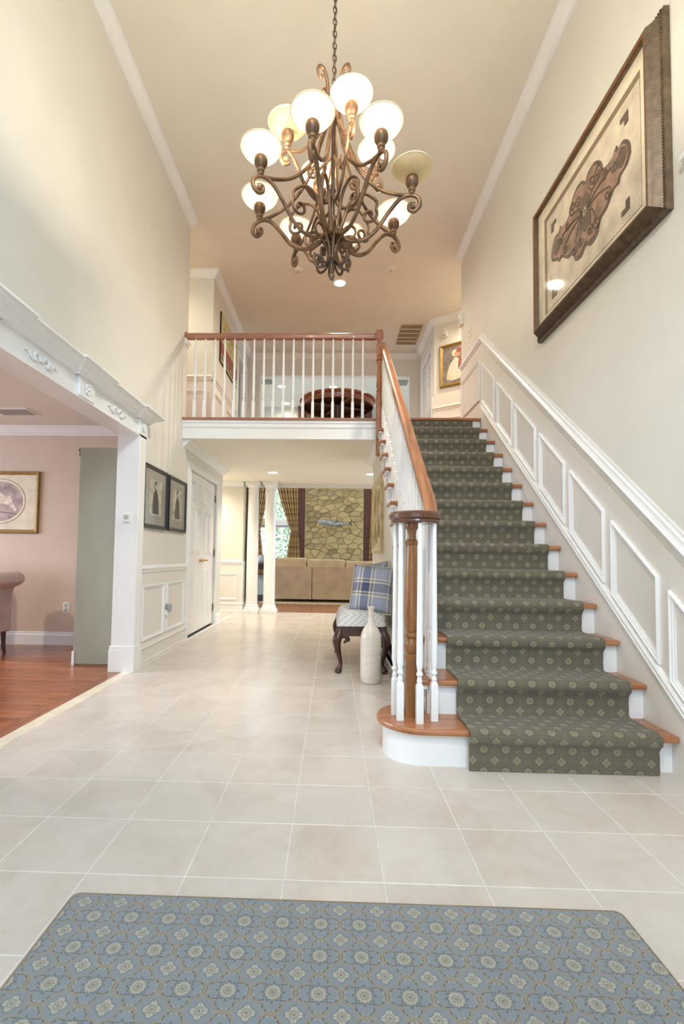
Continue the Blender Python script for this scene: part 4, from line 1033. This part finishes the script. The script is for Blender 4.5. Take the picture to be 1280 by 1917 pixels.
# round table
rt = thing('round_table', 'large round dark wood table in the upper hall seen from below', 'table', (.05, 7.22, ZU))
cx, cy, R = .05, 7.22, .575
MB().lathe([(R-.02, 3.40), (R, 3.41), (R+.008, 3.425), (R, 3.445), (R-.03, 3.45), (.01, 3.45)], (cx, cy, 0), 56).build('table_top', m_tablew, rt, smooth=35)
MB().lathe([(R-.045, 3.33), (R-.03, 3.33), (R-.025, 3.345), (R-.02, 3.40), (R-.05, 3.40)], (cx, cy, 0), 56, cap=False).build('apron', m_tablew, rt, smooth=35)
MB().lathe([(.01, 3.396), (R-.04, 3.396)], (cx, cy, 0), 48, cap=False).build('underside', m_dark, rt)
for a in (0.4, 0.4+PI/2):
    dx, dy = math.cos(a), math.sin(a)
    MB().prism([V((cx-dx*.5-dy*.03, cy-dy*.5+dx*.03, 3.36)), V((cx-dx*.5+dy*.03, cy-dy*.5-dx*.03, 3.36)), V((cx+dx*.5+dy*.03, cy+dy*.5-dx*.03, 3.36)), V((cx+dx*.5-dy*.03, cy+dy*.5+dx*.03, 3.36))], (0, 0, .035)).build('cross_brace', m_mahog, rt)
MB().lathe([(.07, 2.85), (.085, 2.9), (.06, 2.98), (.08, 3.1), (.055, 3.25), (.09, 3.36)], (cx, cy, 0), 24).build('pedestal', m_mahog, rt, smooth=40)
for k in range(4):
    a = .4+k*PI/2
    MB().tube(bez([(cx+.05*math.cos(a), cy+.05*math.sin(a), 2.92), (cx+.2*math.cos(a), cy+.2*math.sin(a), 2.86), (cx+.36*math.cos(a), cy+.36*math.sin(a), ZU+.025)], 6), .028, 8).build('foot', m_mahog, rt, smooth=50)
# door on the right side of the upper hall
d2 = thing('door_2', 'cream panelled door at the far side of the upper hall', 'door', (XR, 8.72, ZU), kind='structure')
MB().rail([V((XR, 9.12, ZU)), V((XR, 9.12, 4.73)), V((XR, 8.32, 4.73)), V((XR, 8.32, ZU))], 'x-', CASEP).build('casing', m_white, d2)
lf = MB().box(XR+.012, XR+.05, 8.33, 9.11, ZU+.01, 4.72).build('door_leaf', m_panelw, d2)
for (p0, p1) in ((.1, .46), (.54, .9)):
    for (z0, z1) in ((.2, .8), (1.0, 1.55), (1.65, 1.9)):
        MB().frame('x-', XR+.012, 8.33+.78*p0, 8.33+.78*p1, ZU+z0, ZU+z1, [(0, 0), (.004, .007), (.016, .009), (.03, .002), (.05, .012), (.05, 0)]).build('raised_panel', m_panelw, lf)
for z in (ZU+.25, ZU+1.0, ZU+1.8):
    MB().lathe([(.008, -.05), (.008, .05)], (XR-.002, 8.325, z), 8).build('hinge', m_hinge, lf)
# painting on the angled wall (built in wall coordinates)
def aw_pt(s, z, l): return A0+AD*s+AN*l+V((0, 0, z))
pg = thing('gilt_painting', 'gold framed painting of a figure in white on the angled wall', 'picture', tuple(aw_pt(.45, 3.97, 0)))
fp = [aw_pt(.12, 3.97, 0), aw_pt(.72, 3.97, 0), aw_pt(.72, 4.70, 0), aw_pt(.12, 4.70, 0)]
MB().rail(fp, AN, [(0, 0), (0, .03), (.015, .04), (.03, .03), (.045, .02), (.06, .012), (.06, 0)], True).build('frame', m_gold, pg)
def pgp(n, m, pts, l): MB().prism([aw_pt(s, z, l) for s, z in pts], AN*.0015).build(n, m, pg)
pgp('painted_ground', m_paintg, rp4(.16, .68, 4.01, 4.66), .010)
pgp('dress', m_paintw, [(.24, 4.10), (.34, 4.06), (.52, 4.09), (.55, 4.2), (.44, 4.25), (.47, 4.40), (.40, 4.46), (.31, 4.36), (.26, 4.24)], .012)
pgp('face', m_skin, [(.43+.05*math.cos(a), 4.51+.055*math.sin(a)) for a in [i*PI/8 for i in range(16)]], .014)
pgp('bonnet', m_paintw, [(.385+.05*math.cos(a), 4.53+.06*math.sin(a)) for a in [i*PI/8 for i in range(16)]], .0125)
pgp('shawl', m_skin2, [(.44, 4.28), (.52, 4.30), (.54, 4.42), (.48, 4.45), (.45, 4.40)], .0145)
pgp('hair', m_skin2, [(.46+.045*math.cos(a), 4.56+.04*math.sin(a)) for a in [i*PI/8 for i in range(16)]], .0145)
ch = thing('door_chime', 'small white door chime above the gold framed painting', 'door chime', tuple(aw_pt(.21, 4.83, 0)))
MB().prism([aw_pt(.17, 4.84, 0), aw_pt(.26, 4.84, 0), aw_pt(.25, 4.98, 0), aw_pt(.19, 4.98, 0)], AN*.05).build('cover', m_plastic, ch, bevel=.006)
MB().prism([aw_pt(.185, 4.855, .05), aw_pt(.245, 4.855, .05), aw_pt(.24, 4.875, .05), aw_pt(.19, 4.875, .05)], AN*.003).build('grille', m_vent, ch)
gadget('wall_sensor', 'small white sensor box high at the stair wall corner', 'sensor', 'x-', XR, 6.30, 6.41, 4.20, 4.36, .05, [('lens', .2, .8, .2, .6, .004, m_lcd)])
gadget('light_switch', 'white light switch plate on the stair wall above the landing', 'light switch', 'x-', XR, 5.98, 6.05, 3.88, 4.01, .008, [('toggle', .4, .6, .4, .6, .01, m_plastic)])
sb = MB().prism([aw_pt(0, ZU, 0), aw_pt(1.4, ZU, 0), aw_pt(1.4, ZU+.9, 0), aw_pt(0, ZU+.9, 0)], AN*.01)
sb.rail([aw_pt(0, ZU+.97, 0), aw_pt(1.4, ZU+.97, 0)][::-1], AN, CHAIRP)
sb.rail([aw_pt(.06, ZU+.2, .01), aw_pt(.6, ZU+.2, .01), aw_pt(.6, ZU+.74, .01), aw_pt(.06, ZU+.74, .01)], AN, PANELP, True)
sb = sb.build('trim_12', m_wain); struct(sb, 'white wainscot under the gold framed painting', 'wainscot')
gadget('wall_switch', 'white switch beside the upper hall door', 'light switch', 'x-', XR, 8.205, 8.225, ZU+.95, ZU+1.15, .03, None)

# ------------------------------------------------------------------ family room
sw = MB().box(-.763, .828, 12.86, 13.05, 0, ZC).box(-3.6, -2.36, 12.86, 13.05, 0, ZC).build('wall_stone', m_mortar)
struct(sw, 'field stone chimney wall of the family room behind the sofa', 'stone wall')
def clip(poly, p, n):
    out = []
    for i in range(len(poly)):
        a, b = poly[i], poly[(i+1) % len(poly)]
        da = (a[0]-p[0])*n[0]+(a[1]-p[1])*n[1]; db = (b[0]-p[0])*n[0]+(b[1]-p[1])*n[1]
        if da <= 0: out.append(a)
        if da*db < 0:
            t = da/(da-db); out.append((a[0]+(b[0]-a[0])*t, a[1]+(b[1]-a[1])*t))
    return out
def stones(x0, x1, z0, z1, nx, nz, seed):
    r = random.Random(seed); AS = 1.5
    dx, dz = (x1-x0)/nx, (z1-z0)/nz
    S = [(x0+dx*(i+.5+(.25 if j % 2 else -.25)+r.uniform(-.38, .38)), z0+dz*(j+.5+r.uniform(-.36, .36))) for j in range(nz) for i in range(nx)]
    for k, s in enumerate(S):
        poly = [(x0, z0), (x1, z0), (x1, z1), (x0, z1)]
        for m, q in enumerate(S):
            if m == k or abs(q[0]-s[0]) > 4*dx or abs(q[1]-s[1]) > 4*dz: continue
            mid = ((s[0]+q[0])/2, (s[1]+q[1])/2)
            poly = clip(poly, mid, (q[0]-s[0], (q[1]-s[1])*AS*AS))
            if len(poly) < 3: break
        if len(poly) < 3: continue
        c = (sum(p[0] for p in poly)/len(poly), sum(p[1] for p in poly)/len(poly))
        def shrink(d): return [(p[0]+(c[0]-p[0])*min(.6, d/max(.01, math.hypot(p[0]-c[0], p[1]-c[1]))), p[1]+(c[1]-p[1])*min(.6, d/max(.01, math.hypot(p[0]-c[0], p[1]-c[1])))) for p in poly]
        a = shrink(.0045); b = shrink(.022); h = r.uniform(.012, .034); n = len(poly)
        vs = [(x-c[0], 0, z-c[1]) for x, z in a]+[(x-c[0], -h*.6, z-c[1]) for x, z in a]+[(x-c[0], -h+r.uniform(-.006, .006), z-c[1]) for x, z in b]
        fs = [(i, (i+1) % n, n+(i+1) % n, n+i) for i in range(n)]+[(n+i, n+(i+1) % n, 2*n+(i+1) % n, 2*n+i) for i in range(n)]+[tuple(range(2*n, 3*n))]
        MB().add(vs, fs).build('stone', m_stone, sw, loc=(c[0], 12.86, c[1]))
stones(-.76, .825, .85, 3.0, 7, 15, 4)
stones(-3.0, -2.37, .6, 3.0, 3, 16, 9)
for i, (a, b2, lab) in enumerate(((-.998, -.763, 'dark red wood post beside the plaid curtain'), (.828, 1.035, 'dark red wood post at the far side of the stone wall'), (-2.36, -2.22, 'dark red wood post glimpsed left of the first column'))):
    o = MB().box(a, b2, 12.95, 13.05, 0, ZC).box(a+.015, b2-.015, 12.94, 12.95, 0, ZC).build('trim_%d' % (13+i), m_redwood, bevel=.004); struct(o, lab, 'post')
for wi, (x0, x1, lab) in enumerate(((-2.10, -1.02, 'white gridded family room window behind the columns'), (1.25, 2.3, 'white gridded family room window hidden beyond the stone wall'))):
    wn = thing('window_%d' % (wi+1), lab, 'window', ((x0+x1)/2, 13.1, .75), kind='structure')
    MB().frame('y-', 13.05, x0-.06, x1+.06, .69, 4.26, [(0, 0), (0, .02), (.06, .02), (.06, 0)]).build('casing', m_white, wn)
    for z0, z1 in ((.75, 1.90), (2.03, 4.2)):
        MB().frame('y-', 13.12, x0, x1, z0, z1, [(0, -.03), (0, .03), (.06, .03), (.06, -.03)]).build('sash', m_white, wn)
        nc, nr = 5, (6 if z0 < 1 else 1)
        if z0 < 1:
            for k in range(1, nc):
                q = x0+.06+(x1-x0-.12)*k/nc; MB().box(q-.007, q+.007, 13.10, 13.135, z0+.06, z1-.06).build('muntin', m_white, wn)
            for k in range(1, nr):
                q = z0+.06+(z1-z0-.12)*k/nr; MB().box(x0+.06, x1-.06, 13.10, 13.135, q-.007, q+.007).build('muntin', m_white, wn)
        MB().box(x0+.05, x1-.05, 13.115, 13.12, z0+.05, z1-.05).build('pane', m_glass, wn)
    MB().box(x0, x1, 13.05, 13.18, 1.90, 2.03).build('transom_bar', m_white, wn)
    MB().box(x0, x1, 13.04, 13.05, 1.885, 1.90).build('transom_shadow_bead', m_dark, wn)
def curtain(label, ytop, zt, zm, zb, top, mid, bot):
    t = thing('plaid_curtain', label, 'curtain', ((bot[0]+bot[1])/2, 12.9, zb), 'brown plaid curtains')
    n, k = 60, 40; vs = []; fs = []; uvl = []
    W0 = 1.0
    for i in range(k+1):
        z = zt+(zb-zt)*i/k
        if z > zm:
            f = (zt-z)/(zt-zm); f2 = f**1.25
            a = top[0]+(mid[0]-top[0])*f2; b = top[1]+(mid[1]-top[1])*f2
        else:
            f = min(1, (zm-z)/(zm-zb)); f2 = f**.6
            a = mid[0]+(bot[0]-mid[0])*f2; b = mid[1]+(bot[1]-mid[1])*f2
        for j in range(n+1):
            u = j/n; x = a+(b-a)*u
            y = 12.90+.03*math.sin(u*PI*14)*(.4+.6*min(1, (b-a)/.4))
            vs.append((x, y, z)); uvl.append((u*1.1, z))
    for i in range(k):
        for j in range(n): fs.append((i*(n+1)+j, i*(n+1)+j+1, (i+1)*(n+1)+j+1, (i+1)*(n+1)+j))
    o = MB().add(vs, fs).build('cloth', m_curt, t, smooth=60, uv=lambda i, c: uvl[i])
    s = o.modifiers.new('thick', 'SOLIDIFY'); s.thickness = .006
    mx = (mid[0]+mid[1])/2; mwd = (mid[1]-mid[0])/2+.02
    MB().tube([(mx+mwd*math.cos(a), 12.90+.055*math.sin(a), zm+.02*math.cos(a)) for a in [i*PI/10 for i in range(20)]], .022, 6, True).build('tieback', M('curtain_tie', (120, 88, 54), .7), t, smooth=60)
curtain('brown plaid curtain tied back beside the stone wall', 12.9, 3.4, 1.70, .55, (-1.63, -.96), (-1.13, -.94), (-1.28, -.86))
curtain('brown plaid curtain seen between the two columns', 12.9, 3.4, 1.70, .55, (-2.2, -1.70), (-2.18, -1.98), (-2.2, -1.86))
curtain('brown plaid curtain at the right end of the stone wall', 12.9, 3.4, 1.70, .55, (1.02, 1.62), (1.0, 1.16), (.95, 1.32))
# fish
fs_ = thing('mounted_fish', 'silver grey mounted fish hanging on the stone wall', 'fish mount', (.05, 12.75, 1.9))
pth = [(-.42, 12.74, 2.01), (-.36, 12.74, 2.0), (-.25, 12.74, 1.985), (-.1, 12.74, 1.965), (.06, 12.74, 1.945), (.22, 12.74, 1.94), (.34, 12.74, 1.95), (.42, 12.74, 1.955)]
bdp = bez(pth, 5); rad = [.018, .022, .028, .034, .04, .045, .05, .055, .058, .06, .062, .063, .064, .064, .064, .063, .062, .061, .06, .059, .058, .056, .054, .05, .046, .042, .038, .034, .03, .027, .025, .023, .022, .022, .022, .022]
body = MB().tube(bdp, rad[:len(bdp)], 12).build('body', m_fish, fs_, smooth=60)
def fin(pn, pts): MB().prism([V((x, 12.735, z)) for x, z in pts], (0, .012, 0)).build(pn, m_fishd, fs_)
fin('tail_fin', [(.41, 1.955), (.51, 2.05), (.485, 1.96), (.535, 1.87)])
fin('dorsal_fin', [(.0, 2.0), (.12, 2.04), (.16, 1.99)]); fin('dorsal_fin', [(-.28, 2.02), (-.16, 2.06), (-.12, 2.0)])
fin('belly_fin', [(.14, 1.89), (.24, 1.86), (.24, 1.91)])
MB().lathe([(.001, -.004), (.008, 0), (.001, .004)], (-.355, 12.712, 2.01), 8, axis='y').build('eye', m_black, fs_)
MB().box(-.02, .06, 12.76, 12.83, 1.92, 1.97).build('wall_mount', m_dark, fs_)
# sofa
sf = thing('sofa', 'long tan sectional sofa with its back to the hall', 'sofa', (0, 11.4, 0))
for a, b2 in ((-1.55, -.472), (-.458, 1.5)):
    MB().box(a, b2, 11.0, 11.14, .075, .825).build('back_panel', m_sofa, sf, bevel=.012)
MB().box(-1.55, 1.5, 11.14, 11.95, .1, .42).build('seat_base', m_sofa, sf, bevel=.02)
for a, b2, z in ((-1.50, -.60, 1.03), (-.585, .29, 1.005), (.305, 1.2, .97)):
    n = 10; vs = []; fs = []
    k = MB()
    c = k.box(a, b2, 11.02, 11.22, .78, z).build('back_cushion', m_sofac, sf, bevel=.05)
for a, b2 in ((-1.5, -.5), (-.49, .5), (.51, 1.5)): MB().box(a, b2, 11.16, 11.95, .42, .56).build('seat_cushion', m_sofac, sf, bevel=.04)
for x in (-1.5, 1.45):
    for y in (11.04, 11.88): MB().box(x-.03, x+.03, y-.03, y+.03, .016, .1).build('leg', m_dark, sf)
o = MB().prism(rrect(-1.6, 2.0, 10.55, 12.05, .02, .001), (0, 0, .014)).build('area_rug', m_famrug); tag(o, 'tan patterned rug under the family room sofa', 'rug')
ct = thing('console_table', 'dark console table glimpsed behind the columns', 'table', (-2.1, 12.3, 0))
MB().box(-2.65, -1.62, 12.1, 12.45, .80, .84).build('table_top', m_mahog, ct, bevel=.005)
MB().box(-2.6, -1.67, 12.14, 12.41, .72, .80).build('apron', m_mahog, ct)
for x in (-2.58, -1.72):
    for y in (12.17, 12.38): MB().box(x-.025, x+.025, y-.025, y+.025, 0, .72).build('leg', m_mahog, ct)
o = MB().lathe([(.05, .84), (.11, .88), (.13, .95), (.11, 1.02), (.06, 1.07), (.07, 1.09), (.05, 1.09)], (-1.83, 12.28, 0), 24).build('ginger_jar', m_jar, smooth=50); tag(o, 'round grey jar on the console table between the columns', 'jar')
o = thing('pillar_candle', 'white pillar candle on the console table beside the grey jar', 'candle', (-2.03, 12.28, .84))
MB().lathe([(.04, .84), (.04, 1.12), (.036, 1.13)], (-2.03, 12.28, 0), 20).build('wax', m_cand, o, smooth=40); MB().lathe([(.002, 1.12), (.002, 1.15)], (-2.03, 12.28, 0), 6).build('wick', m_black, o)

# ------------------------------------------------------------------ garden beyond the windows
g = MB().box(-12, 12, 13.4, 32, -.3, -.2).build('ground', m_grass); struct(g, 'pale green lawn beyond the family room window', 'lawn')
rr = random.Random(21)
for i, (x, y, h) in enumerate(((-4.4, 19, 5.5), (-2.0, 24, 6.5), (1.8, 20, 5), (5.4, 24, 6))):
    t = thing('garden_tree', ['leafy tree far beyond the window nearest the curtain', 'tallest leafy tree beyond the window', 'leafy tree hidden behind the stone wall', 'leafy tree farthest along the lawn'][i], 'tree', (x, y, -.2), 'trees in the garden')
    MB().tube(bez([(x, y, -.2), (x+.1, y, h*.3), (x-.05, y, h*.6)], 5), [.16-.1*k/10 for k in range(11)], 8).build('trunk', m_trunk, t, smooth=60)
    lv = MB()
    for k in range(1500):
        a = rr.random()*2*PI; b_ = rr.uniform(-1, 1); rad = 1.7*(rr.random()**.4)
        c = V((x+rad*math.cos(a)*math.sqrt(1-b_*b_), y+rad*math.sin(a)*math.sqrt(1-b_*b_), h*.55+b_*rad*h*.3))
        d = V((rr.uniform(-1, 1), rr.uniform(-1, 1), rr.uniform(-1, 1))).normalized(); e = d.orthogonal().normalized(); s = rr.uniform(.07, .14)
        lv.add([c-d*s, c+e*s*.5, c+d*s, c-e*s*.5], [(0, 1, 2, 3)])
    o = lv.build('foliage', m_leaf, t); o['kind'] = 'stuff'

# ------------------------------------------------------------------ front entrance glazing (behind the viewer)
fw = thing('window_3', 'tall foyer window above the entrance door', 'window', (0, FY0, 2.45), kind='structure')
MB().frame('y+', FY0, -1.18, 1.38, 2.37, 4.63, [(0, 0), (0, .03), (.08, .03), (.08, 0)]).build('casing', m_white, fw)
for q in (-.3, .5): MB().box(q-.025, q+.025, FY0-.09, FY0-.05, 2.45, 4.55).build('mullion', m_white, fw)
MB().box(-1.1, 1.3, FY0-.09, FY0-.05, 3.5, 3.55).build('mullion', m_white, fw)
fdr = thing('door_3', 'glazed entrance door with sidelights', 'door', (0, FY0, 0), kind='structure')
MB().frame('y+', FY0, -1.33, 1.43, .07, 2.23, [(0, 0), (0, .03), (.08, .03), (.08, 0)]).build('casing', m_white, fdr)
for q in (-.42, .52): MB().box(q-.05, q+.05, FY0-.1, FY0-.05, .15, 2.15).build('mullion', m_white, fdr)

# ------------------------------------------------------------------ chandelier
CXY = (-.023, 2.5)
cd = thing('chandelier', 'two tier scrolled bronze chandelier with twelve alabaster bowl shades', 'chandelier', (CXY[0], CXY[1], 2.53))
def at(th, r, z): return V((CXY[0]+r*math.sin(th), CXY[1]-r*math.cos(th), z))
col = [(.004, 2.535), (.012, 2.545), (.016, 2.56), (.01, 2.575), (.014, 2.585), (.014, 2.60), (.02, 2.62), (.012, 2.66), (.014, 2.74), (.018, 2.76), (.012, 2.78), (.012, 2.86), (.02, 2.875), (.02, 2.89), (.011, 2.90), (.011, 3.02), (.018, 3.035), (.011, 3.05), (.011, 3.40), (.02, 3.42), (.014, 3.45), (.012, 3.60), (.018, 3.62), (.006, 3.64)]
MB().lathe(col, (*CXY, 0), 16).build('central_stem', m_irond, cd, smooth=40)
def curl(th, rc, zc, rad, a0, turns, sg, n=22):
    return [at(th, rc+rad*(1-.72*i/n)*math.cos(a0+sg*turns*2*PI*i/n), zc+rad*(1-.72*i/n)*math.sin(a0+sg*turns*2*PI*i/n)) for i in range(n+1)]
def arm_tube(pts, r, nm, par, m=m_iron): return MB().tube(pts, r, 8, False, .8).build(nm, m, par, smooth=60)
bowl_prof = [(.026, -.040), (.044, -.0385), (.062, -.033), (.078, -.023), (.091, -.010), (.099, .003), (.103, .012)]
bowl = {}
for lit in (True, False):
    b = MB().lathe(bowl_prof, n=32, cap=False).mesh('glass_shade', 60); b.materials.append(m_shade if lit else m_shadeoff); bowl[lit] = b
rimm = MB().tube([(.103*math.cos(a), .103*math.sin(a), .012) for a in [i*PI/16 for i in range(32)]], .0032, 6, True).mesh('shade_rim', 60); rimm.materials.append(m_shade)
cupm = MB().lathe([(.012, -.137), (.016, -.132), (.014, -.125), (.013, -.118), (.019, -.112), (.019, -.104), (.017, -.098), (.024, -.090), (.032, -.076), (.034, -.062), (.033, -.050), (.030, -.042), (.02, -.040)], n=18).mesh('candle_cup', 40); cupm.materials.append(m_iron)
bulbm = MB().lathe([(.004, -.038), (.010, -.032), (.014, -.022), (.011, -.012), (.005, -.008), (.001, -.007)], n=12).mesh('bulb', 60); bulbm.materials.append(m_bulb)
bulbo = MB().lathe([(.004, -.038), (.010, -.032), (.014, -.022), (.011, -.012), (.005, -.008), (.001, -.007)], n=12).mesh('bulb', 60); bulbo.materials.append(m_cand)
def lamp(th, r, zs, lit):
    p = at(th, r, zs)
    cup = put('candle_cup', cupm, None, cd, loc=p)
    sh = put('glass_shade', bowl[lit], None, cd, loc=p)
    if not lit: tag(sh, 'unlit amber glass shade')
    put('shade_rim', rimm, None, sh, loc=p); put('bulb', bulbm if lit else bulbo, None, sh, loc=p)
    if lit: point('chandelier_bulb', p+V((0, 0, .010)), 7.0, WARM, .015)
TH1 = math.radians(-12.7)
for i in range(8):
    th = TH1+i*PI/4
    lamp(th, .423, 3.072, i != 2)
    # lower S arm with end curl
    pts = bez([at(th, .012, 2.88), at(th, .03, 2.80), at(th, .09, 2.745), at(th, .165, 2.735), at(th, .235, 2.775), at(th, .30, 2.86), at(th, .36, 2.925), at(th, .415, 2.938), at(th, .455, 2.915), at(th, .462, 2.875), at(th, .435, 2.848), at(th, .408, 2.862), at(th, .407, 2.888), at(th, .425, 2.895)], 6)
    a = arm_tube(pts, [.0115]*(len(pts)-24)+[.0115-.0002*k for k in range(24)], 'scroll_arm', cd)
    MB().lathe([(.001, -.013), (.018, -.011), (.018, .011), (.001, .013)], tuple(at(th, .428, 2.876)), 12, axis='x').build('scroll_rosette', m_iron, a, smooth=40)
    # upper sweep back to the stem
    pts = bez([at(th, .425, 2.937), at(th, .34, 2.955), at(th, .25, 3.0), at(th, .165, 3.09), at(th, .105, 3.2), at(th, .07, 3.32), at(th, .03, 3.43)], 6)
    arm_tube(pts, .0095, 'sweep_strap', cd)
    # inner C scroll
    c1 = curl(th, .20, 2.865, .045, .6, 1.15, -1)
    pts = bez([at(th, .02, 2.76), at(th, .06, 2.86), at(th, .10, 2.96), at(th, .17, 2.99), at(th, .235, 2.94), c1[0]], 6)+c1[1:]
    arm_tube(pts, .0085, 'inner_scroll', cd)
TH2 = math.radians(20.2)
for i in range(4):
    th = TH2+i*PI/2
    lamp(th, .257, 3.328, i != 3)
    pts = bez([at(th, .012, 3.00), at(th, .04, 2.96), at(th, .10, 2.965), at(th, .16, 3.03), at(th, .205, 3.12), at(th, .25, 3.185), at(th, .285, 3.165), at(th, .29, 3.13), at(th, .268, 3.11), at(th, .248, 3.125)], 6)
    a = arm_tube(pts, .0105, 'scroll_arm', cd)
    MB().lathe([(.001, -.012), (.016, -.010), (.016, .010), (.001, .012)], tuple(at(th, .266, 3.136)), 12, axis='x').build('scroll_rosette', m_iron, a, smooth=40)
    pts = bez([at(th, .25, 3.187), at(th, .18, 3.21), at(th, .11, 3.29), at(th, .06, 3.40), at(th, .03, 3.50)], 6)
    arm_tube(pts, .009, 'sweep_strap', cd)
    c1 = curl(th, .115, 3.10, .035, 2.4, 1.1, -1)
    arm_tube(bez([at(th, .015, 3.22), at(th, .05, 3.17), c1[0]], 6)+c1[1:], .008, 'inner_scroll', cd)
    # crown curls at the top
    pts = bez([at(th+.4, .02, 3.46), at(th+.4, .045, 3.55), at(th+.4, .05, 3.62), at(th+.4, .075, 3.675), at(th+.4, .11, 3.67), at(th+.4, .12, 3.635), at(th+.4, .10, 3.615), at(th+.4, .088, 3.63)], 6)
    arm_tube(pts, .0095, 'crown_scroll', cd)
for i in range(8):
    th = TH1+(i+.5)*PI/4
    pts = bez([at(th, .014, 2.66), at(th, .04, 2.615), at(th, .075, 2.605), at(th, .10, 2.635), at(th, .09, 2.668), at(th, .065, 2.662), at(th, .068, 2.64)], 6)
    arm_tube(pts, .0075, 'foot_scroll', cd, m_irond)
    pts = bez([at(th, .014, 2.64), at(th, .03, 2.72), at(th, .075, 2.785), at(th, .125, 2.785), at(th, .15, 2.745), at(th, .13, 2.715), at(th, .112, 2.73)], 6)
    arm_tube(pts, .0078, 'leaf_scroll', cd)
lk = MB().tube([(.011*math.cos(a), 0, .021*math.sin(a)) for a in [i*PI/8 for i in range(16)]], .0028, 6, True).mesh('chain_link', 60); lk.materials.append(m_irond)
z = 3.655; k = 0
while z < ZC-.06:
    put('chain_link', lk, None, cd, mw=Matrix.Translation((CXY[0], CXY[1], z)) @ Matrix.Rotation(PI/2*(k % 2)+.4, 4, 'Z')); z += .035; k += 1
MB().tube([(CXY[0]+.004*math.sin(i*.9), CXY[1]+.004*math.cos(i*.9), 3.64+i*.05) for i in range(31)], .0025, 5).build('supply_cord', m_irond, cd)
MB().lathe([(.01, ZC-.06), (.03, ZC-.05), (.055, ZC-.03), (.065, ZC-.005), (.065, ZC)], (*CXY, 0), 24).build('ceiling_canopy', m_irond, cd, smooth=40)

# fill spots added out of view to brighten the den, upper hall and passage
spot('den_fill', (-4.3, 3.4, 2.5), 110, WARM, 165)
spot('upper_corridor_fill', (-2.9, 6.2, ZC-.05), 70, (1, .9, .7), 165)
spot('landing_fill', (2.2, 7.2, ZC-.05), 80, (1, .9, .7), 165)
spot('hall_passage_fill', (-2.5, 8.3, ZH-.04), 80, WARM, 165)
